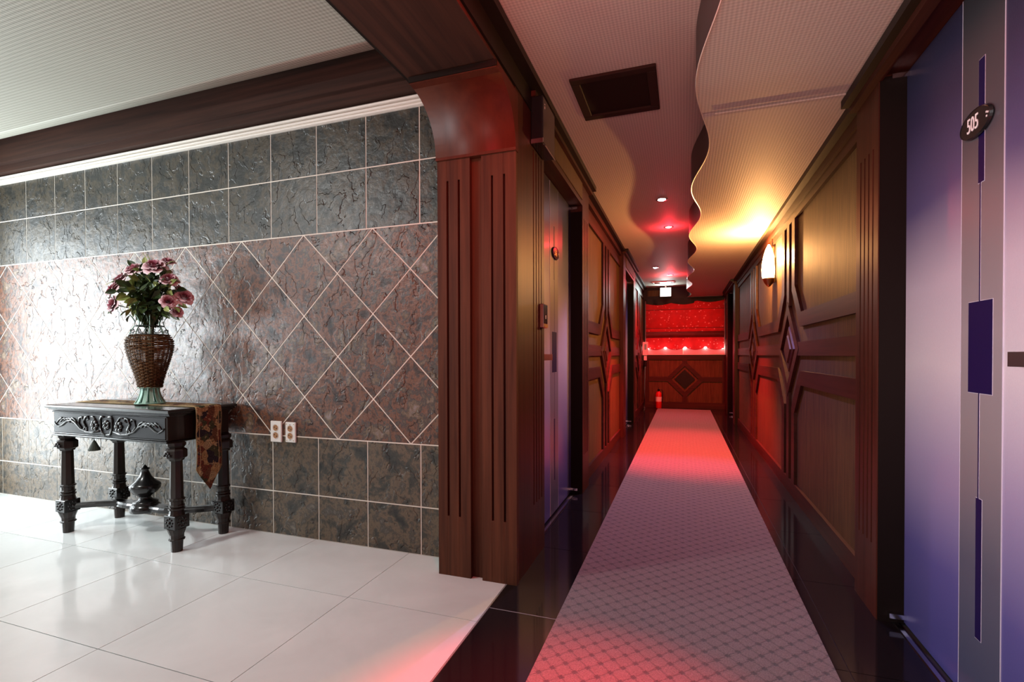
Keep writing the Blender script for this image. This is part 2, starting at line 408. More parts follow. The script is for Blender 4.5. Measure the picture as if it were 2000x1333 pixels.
# ------------------------------------------------------------ tiled lobby wall
wb = struct(bx('wall_back', GROUT, None, XLOB-.12, -.84, YT, YT+.15, 0, 2.72), 'lobby wall of rough slate tiles with white grout, diamond laid middle band')
TY0 = YT-.0016
def clip(poly, ax, val, keep_lt):
    out = []
    for i in range(len(poly)):
        p, q = poly[i], poly[(i+1) % len(poly)]
        ip = (p[ax] <= val) if keep_lt else (p[ax] >= val); iq = (q[ax] <= val) if keep_lt else (q[ax] >= val)
        if ip: out.append(p)
        if ip != iq:
            t = (val-p[ax])/(q[ax]-p[ax]); out.append((p[0]+t*(q[0]-p[0]), p[1]+t*(q[1]-p[1])))
    return out
def wtile(poly, m):
    # remove duplicates and tiny tiles
    q = []
    for p in poly:
        if not q or (abs(p[0]-q[-1][0])+abs(p[1]-q[-1][1])) > 1e-4: q.append(p)
    if len(q) > 2 and abs(q[0][0]-q[-1][0])+abs(q[0][1]-q[-1][1]) < 1e-4: q.pop()
    if len(q) < 3: return
    ar = abs(sum(q[i][0]*q[(i+1) % len(q)][1]-q[(i+1) % len(q)][0]*q[i][1] for i in range(len(q))))/2
    if ar < .0006: return
    bm = bmesh.new(); j = random.uniform(-.0004, .0004)
    prism(bm, q, lambda x, z: (x, TY0+j, z), lambda x, z: (x, YT+.002, z))
    obj('wall_tile', bm, m, wb, bevel=.0012)
g = .0034
XR = -1.12
cols = [XR, -1.302]
while cols[-1] > XLOB+.01: cols.append(max(XLOB, cols[-1]-.329))
rows = [(0, .253, SLATE), (.253, .582, SLATE), (1.739, 2.070, SLATEU), (2.070, 2.36, SLATEU)]
for z0, z1, m in rows:
    for a, b in zip(cols[1:], cols[:-1]):
        if b-a > .02: wtile([(a+g, z0+g), (b-g, z0+g), (b-g, z1-g), (a+g, z1-g)], m)
D = .463; zt = 1.739; zb = .582; h = D/2; gg = g*1.4142
for i in range(-4, 24):
    for j in range(-1, 7):
        cx = -1.592+h*(j % 2)-D*i; cz = zt-h-h*j+.0
        cx = -1.592-D*i+(h if (j % 2) else 0)
        poly = [(cx, cz+h-gg), (cx+h-gg, cz), (cx, cz-h+gg), (cx-h+gg, cz)]
        for ax, val, lt in ((1, zt-g, True), (1, zb+g, False), (0, XR, True), (0, XLOB, False)):
            poly = clip(poly, ax, val, lt)
            if not poly: break
        if poly: wtile(poly, SLATER)
# the half lozenges whose centres lie on the band's upper edge
# (row j=-1 above covers them: centre at zt)
tr = struct(bx('trim_1', CREAM, None, XLOB, -1.10, YT-.014, YT, 2.345, 2.40), 'cream ridged moulding along the top of the slate wall')
for z, d in ((2.352, .022), (2.366, .030), (2.383, .040)):
    bm = bmesh.new(); prism(bm, [(YT-.01, z-.006), (YT-d, z-.005), (YT-d-.003, z+.003), (YT-d+.002, z+.009), (YT-.01, z+.010)], lambda y, zz: (XLOB, y, zz), lambda y, zz: (-1.10, y, zz))
    obj('moulding_ridge', bm, CREAM, tr)
fa = struct(bx('trim_2', BEAMX, None, XLOB, -1.10, 2.215, YT, 2.40, 2.450), 'dark stepped wooden fascia above the cream moulding')
bx('upper_board', BEAMX, fa, XLOB, -1.10, 2.180, YT, 2.450, 2.655, bevel=.003)

# left lobby wall with its window opening (light source side, outside the frame)
wl = bmesh.new()
box(wl, XLOB-.12, XLOB, 2.08, YT, 0, 2.72); box(wl, XLOB-.12, XLOB, YB, -.9, 0, 2.72)
box(wl, XLOB-.12, XLOB, -.9, 2.08, 0, .04); box(wl, XLOB-.12, XLOB, -.9, 2.08, 2.24, 2.72)
wlo = struct(obj('wall_left', wl, PAINTW), 'lobby side wall pierced by a daylight window')
win = struct(bx('window_1', CREAM, None, XLOB-.10, XLOB-.05, -.9, -.84, .05, 2.24), 'lobby window frame')
bx('window_frame', CREAM, win, XLOB-.10, XLOB-.05, 2.05, 2.08, .05, 2.24)
bx('window_sill', CREAM, win, XLOB-.12, XLOB+.01, -.9, 2.08, .03, .05)
struct(bx('wall_front', PAINTW, None, XLOB-.12, 1.0, YB-.12, YB, 0, 2.72), 'wall behind the viewpoint')

# ------------------------------------------------------------ corridor walls
def frames(par, s, c_list, e0, e1, ztop, pm=MAHY):
    """raised bars on the wall at X=s*WX, panel from e0 to e1 along Y with diamonds at c_list"""
    X0, X1 = s*WX, s*(WX-.020)
    f0 = lambda u, z: (X0, u, z); f1 = lambda u, z: (X1, u, z)
    zc = 1.09
    def pr(name, pts, m=pm, bev=.0035):
        bm = bmesh.new(); prism(bm, pts, f0, f1); return obj(name, bm, m, par, bevel=bev)
    pr('bottom_rail', [(e0, .0), (e1, .0), (e1, .105), (e0, .105)])
    pr('top_rail', [(e0, ztop), (e1, ztop), (e1, ztop+.055), (e0, ztop+.055)])
    a, b = .153, .253
    def hw(sgn, top):
        return lambda dz: zc+sgn*dz
    spans = []
    cs = [None]+list(c_list)+[None]
    for i in range(len(cs)-1):
        L, Rr = cs[i], cs[i+1]
        for sgn, zend in ((1, ztop), (-1, .105)):
            Z = lambda dz: zc+sgn*dz
            outer, inner = [], []
            # outer path = edge nearer to arm, inner path = edge nearer to field
            if L is None: outer += [(e0, Z(a))]; inner += [(e0, Z(b))]
            else:
                outer += [(L+.14, zend), (L+.14, Z(.432)), (L+.414, Z(a))]
                inner += [(L+.24, zend), (L+.24, Z(.463)), (L+.45, Z(b))]
            if Rr is None: outer += [(e1, Z(a))]; inner += [(e1, Z(b))]
            else:
                outer += [(Rr-.414, Z(a)), (Rr-.14, Z(.432)), (Rr-.14, zend)]
                inner += [(Rr-.45, Z(b)), (Rr-.24, Z(.463)), (Rr-.24, zend)]
            pr('field_frame', outer+inner[::-1], bev=.003)
        # horizontal arm
        l = e0 if L is None else L+.345; r = e1 if Rr is None else Rr-.345
        pr('arm_rail', [(l, zc-.048), (r, zc-.048), (r, zc+.048), (l, zc+.048)])
    for c in c_list:
        for z0, z1 in ((zc+.33, ztop), (.105, zc-.33)):
            pr('centre_stile', [(c-.045, z0), (c+.045, z0), (c+.045, z1), (c-.045, z1)], MAH)
        A, B, a2, b2 = .385, .362, .285, .262
        bm = bmesh.new()
        o = [(c, zc+B), (c+A, zc), (c, zc-B), (c-A, zc)]; ii = [(c, zc+b2), (c+a2, zc), (c, zc-b2), (c-a2, zc)]
        xs_ = (X0, s*(WX-.023))
        V = [[[bm.verts.new((x, p[0], p[1])) for p in q] for q in (o, ii)] for x in xs_]
        for k in range(4):
            k2 = (k+1) % 4
            bm.faces.new((V[1][0][k], V[1][0][k2], V[1][1][k2], V[1][1][k]))
            bm.faces.new((V[0][0][k], V[0][0][k2], V[1][0][k2], V[1][0][k]))
            bm.faces.new((V[0][1][k], V[0][1][k2], V[1][1][k2], V[1][1][k]))
            bm.faces.new((V[0][0][k], V[0][0][k2], V[0][1][k2], V[0][1][k]))
        obj('diamond_frame', bm, pm, par, bevel=.003)
        q = .185
        bm = bmesh.new(); prism(bm, [(c, zc+q), (c+q*1.05, zc), (c, zc-q), (c-q*1.05, zc)], lambda u, z: (X0, u, z), lambda u, z: (s*(WX-.016), c+(u-c)*.9, zc+(z-zc)*.9))
        obj('diamond_block', bm, pm, par)
        q = .11
        bm = bmesh.new(); prism(bm, [(c, zc+q), (c+q*1.05, zc), (c, zc-q), (c-q*1.05, zc)], lambda u, z: (s*(WX-.015), u, z), lambda u, z: (s*(WX-.026), c+(u-c)*.92, zc+(z-zc)*.92))
        obj('diamond_boss', bm, pm, par)

def wall_section(par, s, e0, e1, ztop, zc, centres):
    X = s*WX
    bx('woven_panel', WEAVE, par, X, s*(WX+.014), e0, e1, .0, ztop+.01)
    frames(par, s, centres, e0, e1, ztop)
    bx('frieze_board', MAHY, par, s*(WX-.006), s*(WX+.014), e0, e1, ztop+.055, zc, bevel=.003)
    bx('cornice_lower', MAHY, par, s*.741, s*(WX+.01), e0, e1, zc-.085, zc-.035, bevel=.004)
    bx('cornice_upper', DARKW, par, s*.700, s*(WX+.01), e0, e1, zc-.035, zc, bevel=.004)

wL = struct(bx('wall_left', DARKW, None, -.98, -.86, YT, YE+.1, 0, 2.7), 'left wall of the corridor, mahogany framing over woven panels')
wR = struct(bx('wall_right', DARKW, None, .86, .98, YB, YE+.1, 0, 2.7), 'right wall of the corridor, mahogany framing over woven panels')
def backing(par, s, e0, e1, zc): bx('wall_backing', DARKW, par, s*(WX+.014), s*.862, e0, e1, 0, zc)
for e0, e1, cs in ((3.957, 6.384, [5.20]), (8.02, YE, [9.16])):
    backing(wL, -1, e0, e1, ZL); wall_section(wL, -1, e0, e1, 2.165, ZL, cs)
for e0, e1, cs in ((2.57, 8.04, [4.294, 6.325]), (9.66, YE, [])):
    backing(wR, 1, e0, e1, ZR)
    wall_section(wR, 1, e0, e1, 2.035, ZR, cs)
backing(wR, 1, YB, .98, ZR); wall_section(wR, 1, YB, .98, 2.035, ZR, [-1.0])

def pilaster(n, s, y0, y1, zc, label, parent=None):
    """fluted post; front face X=s*PX"""
    p = struct(bx('trim_%d' % n, MAH, None, s*.86, s*(PX+.010), y0, y1, 0, zc), label)
    # raised skin with four vertical slots left open
    w_ = y1-y0; bw = .014; k = 4; m0 = .050
    xs0, xs1 = s*(PX+.010), s*PX
    ys_ = [y0]; 
    edges = [y0]
    step = (w_-2*m0-bw)/(k-1)
    slots = [(y0+m0+i*step, y0+m0+i*step+bw) for i in range(k)]
    prev = y0
    for a, b in slots+[(y1, None)]:
        bm = bmesh.new(); box(bm, xs0, xs1, prev, a, .0, zc); obj('flute_strip', bm, MAH, p, bevel=.002)
        prev = b
    for a, b in slots:
        bx('flute_stop', MAH, p, xs0, xs1-s*-.0, a, b, 0, .285)
        bx('flute_stop', MAH, p, xs0, xs1, a, b, zc-.30, zc)
        bx('flute_back', SLOT, p, xs0, s*(PX+.009), a, b, .285, zc-.30)
    return p
pilaster(3, -1, 2.355, 2.613, ZL, 'fluted mahogany pilaster between the lobby column and the near left door')
pilaster(4, -1, 3.70, 3.957, ZL, 'fluted mahogany pilaster on the far side of the near left door')
pilaster(5, -1, 6.384, 6.632, ZL, 'fluted pilaster on the near side of the far left door')
pilaster(6, -1, 7.75, 8.02, ZL, 'fluted pilaster on the far side of the far left door')
pilaster(7, 1, 2.31, 2.57, ZR, 'dark fluted pilaster beside door 505')
pilaster(8, 1, 8.04, 8.30, ZR, 'fluted pilaster before the far right door')
pilaster(9, 1, 9.40, 9.66, ZR, 'fluted pilaster behind the far right door')
pilaster(10, 1, .98, 1.25, ZR, 'fluted pilaster on the near side of door 505')

def portal(par, s, y0, y1, zc, zd, pan):
    """lintel and cornice over a door opening y0..y1, including its pilasters (+-.26)"""
    if zc-zd > .05:
        bx('lintel', MAHY, par, s*.862, s*PX, y0, y1, zd, zc, bevel=.003)
        if pan: bx('lintel_panel', WEAVE, par, s*PX, s*(PX-.006), y0+.03, y1-.03, zd+.035, zc-.055)
    else: bx('lintel', MAHY, par, s*.862, s*PX, y0, y1, zd, zc)
    bx('portal_cornice', DARKW, par, s*(PX+.01), s*.660, y0-.262, y1+.262, zc-.035, zc, bevel=.004)
    bx('portal_cornice_bead', MAHY, par, s*(PX+.01), s*.690, y0-.262, y1+.262, zc-.060, zc-.035, bevel=.004)

def door(n, s, y0, y1, zd, label, plate_txt, lit, hinge_hi=True):
    """leaf face at X=s*DX; hinge on far (+Y) side"""
    d = struct(bx('door_%d' % n, DARKW, None, s*.862, s*(DX+.038), y0, y1, 0, zd), label)
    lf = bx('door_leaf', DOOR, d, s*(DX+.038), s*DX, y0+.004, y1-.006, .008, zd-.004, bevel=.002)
    X = s*DX; e = lambda k: s*(DX-k)
    cy_ = y1-.518; sw = .107
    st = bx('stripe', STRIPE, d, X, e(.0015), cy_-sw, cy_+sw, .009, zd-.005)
    for yy in (cy_-sw, cy_+sw): bx('stripe_edge', PALE, d, X, e(.0020), yy-.0012, yy+.0012, .009, zd-.005)
    def inlay(w_, z0, z1, out=.0015, shift=0):
        bx('inlay_outline', PALE, d, e(.0015), e(.0021), cy_-w_/2-out+shift, cy_+w_/2+out+shift, z0-out, z1+out)
        bx('navy_inlay', INLAY, d, e(.0015), e(.0027), cy_-w_/2+shift, cy_+w_/2+shift, z0, z1)
    inlay(.030, 1.545, 1.90); inlay(.005, 1.203, 1.545, .0008, .004); inlay(.122, .936, 1.203)
    inlay(.005, .630, .936, .0008, .004); inlay(.030, .22, .630)
    # lever handle
    hz = 1.037; hy = y0+.085
    hp = bmesh.new(); box(hp, X, e(.014), hy-.028, hy+.028, hz-.075, hz+.075); obj('handle_plate', hp, lit, d, bevel=.003)
    hb = bmesh.new(); box(hb, e(.010), e(.058), hy-.012, hy+.012, hz-.012, hz+.012)
    box(hb, e(.046), e(.062), hy-.015, hy+.205, hz-.018, hz+.018); obj('lever', hb, lit, d, bevel=.002)
    # pivots at top and bottom of the hinge side
    for zz in (.035, zd-.02):
        hb = bmesh.new(); box(hb, X, e(.055), y1-.030, y1-.002, zz-.009, zz+.009); obj('pivot_hinge', hb, CHROME, d, bevel=.003)
    # number plate
    pz = 1.722; pc = cy_+.016
    bm = bmesh.new()
    lathe(bm, [(.001, 0), (.078, 0), (.083, .004), (.079, .010), (.074, .0085), (.001, .0085)], (0, 0, 0), 36, axis='x')
    for v in bm.verts: v.co = Vector((e(.0027)-s*v.co.x, pc+v.co.y, pz+v.co.z*.50))
    pl = obj('number_plate', bm, BLACKP, d, smooth=False)
    # text faces -X for s=+1 : local x -> -Y*s ... reading direction
    M = Matrix.Translation((e(.0118), pc+.010*s, pz)) @ Matrix(((0, 0, -s, 0), (-s, 0, 0, 0), (0, 1, 0, 0), (0, 0, 0, 1)))
    return d, M, (X, pc, pz)
TXTW = mat('plate_white', (.9, .9, .88), .4); TXTG = mat('plate_gold', (.55, .40, .16), .3, metal=.8)
BRONZE = mat('bronze', (.42, .22, .17), .3, metal=.9)
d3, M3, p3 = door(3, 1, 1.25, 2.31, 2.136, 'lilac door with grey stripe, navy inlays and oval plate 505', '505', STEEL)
nt = text_mesh('number', '505', .062, TXTW, d3, M3 @ Matrix.Diagonal((.66, 1, 1, 1)))
bm = bmesh.new()
for dy, dz in ((-.060, .006), (-.061, -.006), (-.067, .003)): box(bm, .8005, .7975, p3[1]+dy-.002, p3[1]+dy+.002, p3[2]+dz-.003, p3[2]+dz+.002)
obj('plate_mark', bm, TXTW, d3)
portal(wR, 1, 1.25, 2.31, ZR, 2.136, False)
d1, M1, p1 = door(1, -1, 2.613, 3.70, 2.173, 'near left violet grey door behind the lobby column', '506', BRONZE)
text_mesh('number', '506', .058, TXTG, d1, M1 @ Matrix.Diagonal((.80, 1, 1, 1)))
portal(wL, -1, 2.613, 3.70, ZL, 2.173, True)
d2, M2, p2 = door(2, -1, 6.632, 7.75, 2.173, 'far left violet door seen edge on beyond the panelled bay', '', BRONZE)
portal(wL, -1, 6.632, 7.75, ZL, 2.173, True)
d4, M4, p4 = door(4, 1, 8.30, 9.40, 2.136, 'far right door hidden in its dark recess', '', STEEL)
portal(wR, 1, 8.30, 9.40, ZR, 2.136, False)
for par, s, a, b in ((wR, 1, 1.25, 2.31), (wL, -1, 2.613, 3.70), (wL, -1, 6.632, 7.75), (wR, 1, 8.30, 9.40)):
    bx('threshold_strip', CHROME, par, s*.775, s*.790, a, b, 0, .005, bevel=.002)
    bx('door_jamb', REVEAL, par, s*(PX+.004), s*.862, b-.004, b, 0, 2.13)
    bx('door_jamb', REVEAL, par, s*(PX+.004), s*.862, a, a+.004, 0, 2.13)

# ------------------------------------------------------------ lobby column, beam and bracket
colm = struct(bx('trim_11', COLW, None, -1.107, -.723, 2.146, 2.355, 0, 2.24), 'mahogany column at the corner of lobby and corridor with two grooved boards')
for x0, x1 in ((-1.110, -.942), (-.884, -.715)):
    wd = x1-x0; gs = [x0+wd*.315, x0+wd*.665]; gw = .011
    prev = x0
    for gx in gs+[None]:
        nx = x1 if gx is None else gx-gw/2
        bx('board_strip', COLW, colm, prev, nx, 2.120, 2.147, 0, 1.985, bevel=.0012)
        if gx: 
            bx('groove_stop', COLW, colm, gx-gw/2, gx+gw/2, 2.1205, 2.147, 0, .285); bx('groove_stop', COLW, colm, gx-gw/2, gx+gw/2, 2.1205, 2.147, 1.875, 1.985)
            bx('groove', SLOT, colm, gx-gw/2, gx+gw/2, 2.142, 2.147, .285, 1.875)
            prev = gx+gw/2
bx('white_caulk', CREAM, colm, -1.1125, -1.109, 2.145, YT-.003, 0, 1.97)
bx('column_side', MAH, colm, -.724, -.7185, 2.121, 2.355, 0, 2.30)
# quarter round capital sweeping forward
bm = bmesh.new(); prof = [(2.147, 1.972), (2.112, 1.972)]
for i in range(11):
    t = i/10*pi/2; prof.append((1.882+.232*cos(t)**1.0*1.0, 1.985+.238*sin(t)))
prof += [(1.882, 2.2205), (1.870, 2.2400), (2.147, 2.240)]
# concave sweep: replace by curve starting vertical, ending forward
prof = [(2.147, 1.972), (2.110, 1.972)]+[(2.110-.228*(1-cos(i/12*pi/2)), 1.985+.228*sin(i/12*pi/2)*1.0) for i in range(13)]+[(1.872, 2.213), (1.872, 2.24), (2.147, 2.24)]
prism(bm, prof, lambda y, z: (-1.113, y, z), lambda y, z: (-.712, y, z))
cp_ = obj('curved_capital', bm, CAPW, colm)
for p_ in cp_.data.polygons: p_.use_smooth = abs(p_.normal.x) < .5 and p_.normal.y < -.05 and p_.center.z > 1.985 and p_.center.z < 2.212
bx('capital_lip', DARKW, colm, -1.113, -.712, 1.866, 1.878, 2.216, 2.24)
beam = struct(bx('trim_12', BEAMY, None, -1.125, -.722, YB, 2.36, 2.243, 2.66), 'wide dark wooden beam between the lobby ceiling and the corridor ceiling')
bx('beam_lip', DARKW, beam, -1.140, -1.122, YB, 2.18, 2.246, 2.52)
bx('beam_side_board', DARKW, beam, -.724, -.712, YB, 2.36, 2.262, ZL)
bx('portal_cornice', DARKW, beam, -.715, -.660, YB, 2.352, ZL-.035, ZL, bevel=.004)

# ------------------------------------------------------------ end wall with window and curtain
we = struct(bx('wall_end', DARKW, None, -.86, .86, YE+.02, YE+.10, 0, 1.03), 'end wall of the corridor, panelled below a curtained window')
bx('woven_panel', WEAVE, we, -WX, WX, YE+.006, YE+.02, 0, 1.03)
def pe(name, pts, m=MAHX, d0=YE+.006, d1=YE-.012, bev=.003):
    bm = bmesh.new(); prism(bm, pts, lambda x, z: (x, d0, z), lambda x, z: (x, d1, z)); return obj(name, bm, m, we, bevel=bev)
pe('bottom_rail', [(-WX, 0), (WX, 0), (WX, .115), (-WX, .115)]); pe('top_rail', [(-WX, .95), (WX, .95), (WX, 1.05), (-WX, 1.05)])
pe('side_stile', [(-WX, .115), (-.655, .115), (-.655, .95), (-WX, .95)], MAH); pe('side_stile', [(.70, .115), (WX, .115), (WX, .95), (.70, .95)], MAH)
cx, cz = .02, .57
for sx in (-1, 1):
    xe = -.655 if sx < 0 else .70
    pe('arm_rail', sorted([(cx+sx*.33, cz-.045), (xe, cz-.045), (xe, cz+.045), (cx+sx*.33, cz+.045)], key=lambda p: math.atan2(p[1]-cz, p[0]-(cx+sx*.5))))
for z0, z1 in ((.115, cz-.32), (cz+.32, .95)): pe('centre_stile', [(cx-.045, z0), (cx+.045, z0), (cx+.045, z1), (cx-.045, z1)], MAH)
for q1, q2, nm in ((.365, .255, 'diamond_frame'),):
    bm = bmesh.new(); o = [(cx, cz+q1), (cx+q1, cz), (cx, cz-q1), (cx-q1, cz)]; ii = [(cx, cz+q2), (cx+q2, cz), (cx, cz-q2), (cx-q2, cz)]
    V = [[[bm.verts.new((p[0], y, p[1])) for p in q] for q in (o, ii)] for y in (YE+.006, YE-.016)]
    for k in range(4):
        k2 = (k+1) % 4
        for fc in ((V[1][0][k], V[1][0][k2], V[1][1][k2], V[1][1][k]), (V[0][0][k], V[0][0][k2], V[1][0][k2], V[1][0][k]), (V[0][1][k], V[0][1][k2], V[1][1][k2], V[1][1][k])): bm.faces.new(fc)
    obj(nm, bm, MAHX, we)
pe('diamond_block', [(cx, cz+.19), (cx+.19, cz), (cx, cz-.19), (cx-.19, cz)], DARKW, d1=YE-.010)
bx('window_header', DARKW, we, -.84, .84, YE-.05, YE+.10, 2.135, 2.45)
bx('header_panel', WEAVE, we, -.68, -.40, YE-.056, YE-.05, 2.215, 2.33)
bx('wall_side', DARKW, we, -.84, -.735, YE-.02, YE+.10, 1.03, 2.14); bx('wall_side', DARKW, we, .755, .84, YE-.02, YE+.10, 1.03, 2.14)
win2 = struct(bx('window_2', CREAM, None, -.735, .755, YE-.03, YE+.06, 1.045, 1.062), 'corridor end window behind the red curtain')
for a, b in ((-.735, -.715), (.735, .755), (-.02, .005)): bx('window_frame', CREAM, win2, a, b, YE+.01, YE+.05, 1.062, 2.135)
def frosted():
    m = mat('frosted_pane', (.95, .35, .33), .4); k = N(m); k.b.inputs['Transmission Weight'].default_value = 0
    t = k.n('ShaderNodeBsdfTranslucent'); t.inputs[0].default_value = (1, .30, .30, 1); mx = k.n('ShaderNodeMixShader'); mx.inputs[0].default_value = .6
    k.l(k.b.outputs[0], mx.inputs[1]); k.l(t.outputs[0], mx.inputs[2]); k.l(mx.outputs[0], k.t.nodes['Material Output'].inputs[0]); return m
FROST = frosted()
for a, b in ((-.715, -.02), (.005, .735)): bx('window_pane', FROST, win2, a, b, YE+.028, YE+.034, 1.062, 2.135)
# row of small lamps on the pane just below the curtain hem
for x, z, wh in ((-.680, 1.185, 'leftmost, beside the white wall box'), (-.342, 1.188, 'second from the left'), (.028, 1.188, 'middle one at the window mullion'), (.398, 1.188, 'second from the right'), (.700, 1.190, 'rightmost, at the window edge')):
    bm = bmesh.new(); ball(bm, (x, YE+.002, z), .026, seg=10)
    tag(obj('window_lamp', bm, mat('window_lamp_glow', (1, 1, 1), .5, emit=(1, .75, .72), es=22)), 'small white lamp under the red curtain hem, '+wh, 'lamp', 'small lamps under the red curtain hem')
    light('window_lamp_light', 'POINT', (x, YE-.005, z-.015), .5, (1, .5, .5), .02)
def curtain_mat(name, c, dots=True, trans=.55):
    m = mat(name, c, .6, sheen=.2); k = N(m)
    vv = k.coord(scale=(1, 0, 1)); vo = k.n('ShaderNodeTexVoronoi'); vo.inputs['Scale'].default_value = 17; k.l(vv, vo.inputs['Vector'])
    d = k.ramp(vo.outputs['Distance'], [(0, 1), (.16, 1), (.24, 0)])
    nz = k.noise(k.coord(), 9, 3)
    base = k.ramp(nz, [(.3, tuple(x*.75 for x in c)), (.7, c)])
    col = k.mix(k.math('MULTIPLY', d, .75), base, (1, .55, .5)) if dots else base
    k.l(col, k.b.inputs['Base Color'])
    t = k.n('ShaderNodeBsdfTranslucent'); k.l(col, t.inputs[0]); mx = k.n('ShaderNodeMixShader'); mx.inputs[0].default_value = trans
    k.l(k.b.outputs[0], mx.inputs[1]); k.l(t.outputs[0], mx.inputs[2]); k.l(mx.outputs[0], k.t.nodes['Material Output'].inputs[0]); return m
CUR = curtain_mat('red_curtain', (.62, .030, .035)); CURD = curtain_mat('dark_red_fold', (.20, .012, .010), False, .1)
cur = thing('roman_curtain', 'red roman curtain with pale dots and scalloped hem at the corridor end window', 'curtain', (0, YE-.09, 2.12))
def sheet(zt_, zb_, yb, amp, hem=None, top=None, th=.004, x0=-.712, x1=.728, nz=14, nx=90):
    bm = bmesh.new(); G = []
    for j in range(nz+1):
        row = []
        for i in range(nx+1):
            x = x0+(x1-x0)*i/nx; T = zt_(x) if callable(zt_) else zt_; B = zb_(x) if callable(zb_) else zb_
            f = j/nz; z = T+(B-T)*f
            y = yb-amp*sin(pi*f)-.0035*sin(x*31+z*5)*(1 if amp else .4)
            row.append(bm.verts.new((x, y, z)))
        G.append(row)
    for j in range(nz):
        for i in range(nx): bm.faces.new((G[j][i], G[j][i+1], G[j+1][i+1], G[j+1][i]))
    return bm
scal = lambda x: 1.215-.068*abs(sin(pi*(x+.712)/.37))**.8
for a, b, am in ((2.14, 1.94, .012), (1.935, 1.575, .018), (1.57, 1.50, .012)):
    part('curtain_panel', sheet(a, b, YE-.075, am), CUR, cur, smooth=True)
    pbox('curtain_rod_seam', CURD, cur, -.714, .730, YE-.090, YE-.076, b-.008, b+.002)
part('folded_band', sheet(1.505, 1.385, YE-.085, .035), CURD, cur, smooth=True)
part('scalloped_hem', sheet(1.40, scal, YE-.070, .006), CUR, cur, smooth=True)
bm = bmesh.new(); tube(bm, [(-.712+1.44*i/80, YE-.072, scal(-.712+1.44*i/80)) for i in range(81)], .005, 5); part('hem_piping', bm, CURD, cur)
part('scalloped_valance', sheet(2.155, lambda x: 2.065-.035*abs(sin(pi*(x+.712)/.48))+.03*(x > .2), YE-.095, .004, nz=4), DARKW, cur, smooth=True)

# ------------------------------------------------------------ ceiling fixtures
GRP = 'recessed downlights of the corridor ceiling'
def downlight(x, y, glow, lab, r=.036):
    t = thing('downlight', lab, 'downlight', (x, y, ZL), 'recessed downlights in the raised corridor ceiling')
    bm = bmesh.new(); lathe(bm, [(r, -.001), (r+.014, -.001), (r+.012, -.006), (r, -.004)], (x, y, ZL), 24); part('trim_ring', bm, CHROME, t, smooth=True)
    bm = bmesh.new(); lathe(bm, [(.0001, -.012), (r*.6, -.010), (r, -.003)], (x, y, ZL), 20); part('lamp_lens', bm, glow, t, smooth=True)
downlight(-.18, 4.46, GLOW, 'bright white recessed downlight, nearest lit lamp beyond the dark ceiling hatch')
downlight(-.15, 5.44, GLOWR, 'red recessed downlight just behind the nearest white downlight')
downlight(-.41, 7.90, GLOW, 'small far white downlight near the corridor end, left of centre')
downlight(-.21, 8.70, GLOWR, 'small far red downlight in front of the ceiling air vent')
ht = thing('ceiling_hatch', 'dark brown square access hatch in the raised corridor ceiling', 'hatch', (-.325, 2.585, ZL))
x0, x1, y0, y1 = -.527, -.122, 2.370, 2.800
pbox('hatch_panel', mat('hatch_dark', (.018, .009, .006), .75, spec=.15), ht, x0+.04, x1-.04, y0+.04, y1-.04, ZL-.004, ZL, )
for a in ((x0, x1, y0, y0+.045), (x0, x1, y1-.045, y1), (x0, x0+.045, y0+.045, y1-.045), (x1-.045, x1, y0+.045, y1-.045)):
    pbox('hatch_frame', mat('hatch_frame', (.024, .011, .007), .7, spec=.2), ht, *a, ZL-.014, ZL, bevel=.003)
vt = thing('air_vent', 'white ceiling air vent with a dark slot in front of the exit sign', 'vent', (-.355, 9.52, ZL))
x0, x1, y0, y1 = -.555, -.155, 9.42, 9.66
for a in ((x0, x1, y0, y0+.04), (x0, x1, y1-.05, y1), (x0, x0+.035, y0+.04, y1-.05), (x1-.035, x1, y0+.04, y1-.05)): pbox('vent_frame', WHITEP, vt, *a, ZL-.016, ZL, bevel=.004)
pbox('vent_slot', BLACKP, vt, x0+.035, x1-.035, y0+.04, y1-.05, ZL-.003, ZL)
for i in range(3): pbox('vent_louver', BLACKP, vt, x0+.035, x1-.035, y0+.065+.035*i, y0+.072+.035*i, ZL-.012, ZL-.003)
ex = thing('exit_sign', 'glowing white box sign hanging from the ceiling at the corridor end', 'sign', (-.33, 10.06, ZL))
pbox('sign_case', WHITEP, ex, -.435, -.228, 10.045, 10.085, 2.178, 2.352, bevel=.004); pbox('sign_face', GLOWX, ex, -.428, -.235, 10.041, 10.046, 2.185, 2.345)
pbox('sign_hanger', STEEL, ex, -.345, -.318, 10.055, 10.075, 2.350, ZL)
light('exit_sign_light', 'AREA', (-.33, 10.03, 2.27), 6, (.8, 1, .97), .2, .17, aim=(-.33, 9, 2.2))

# ------------------------------------------------------------ wall sconce
sc = thing('wall_sconce', 'glowing warm glass sconce on the right panelled wall between the two diamonds', 'lamp', (WX, 5.0, 1.85))
bm = bmesh.new(); SX = WX-.004
prof = [(.012, 1.690), (.030, 1.698), (.048, 1.725), (.058, 1.765), (.060, 1.82), (.054, 1.88), (.042, 1.945), (.026, 2.005), (.008, 2.045)]
lathe(bm, prof, (SX-.045, 5.0, 0), 20); part('glass_shade', bm, GLOWS, sc, smooth=True)
bm = bmesh.new(); lathe(bm, [(.002, 1.662), (.010, 1.664), (.020, 1.676), (.038, 1.700), (.052, 1.735), (.056, 1.738), (.050, 1.728), (.02, 1.69)], (SX-.045, 5.0, 0), 20); part('metal_cup', bm, BRASS, sc, smooth=True)
pbox('back_plate', BRASS, sc, WX-.012, WX, 4.96, 5.04, 1.70, 1.92, bevel=.004)
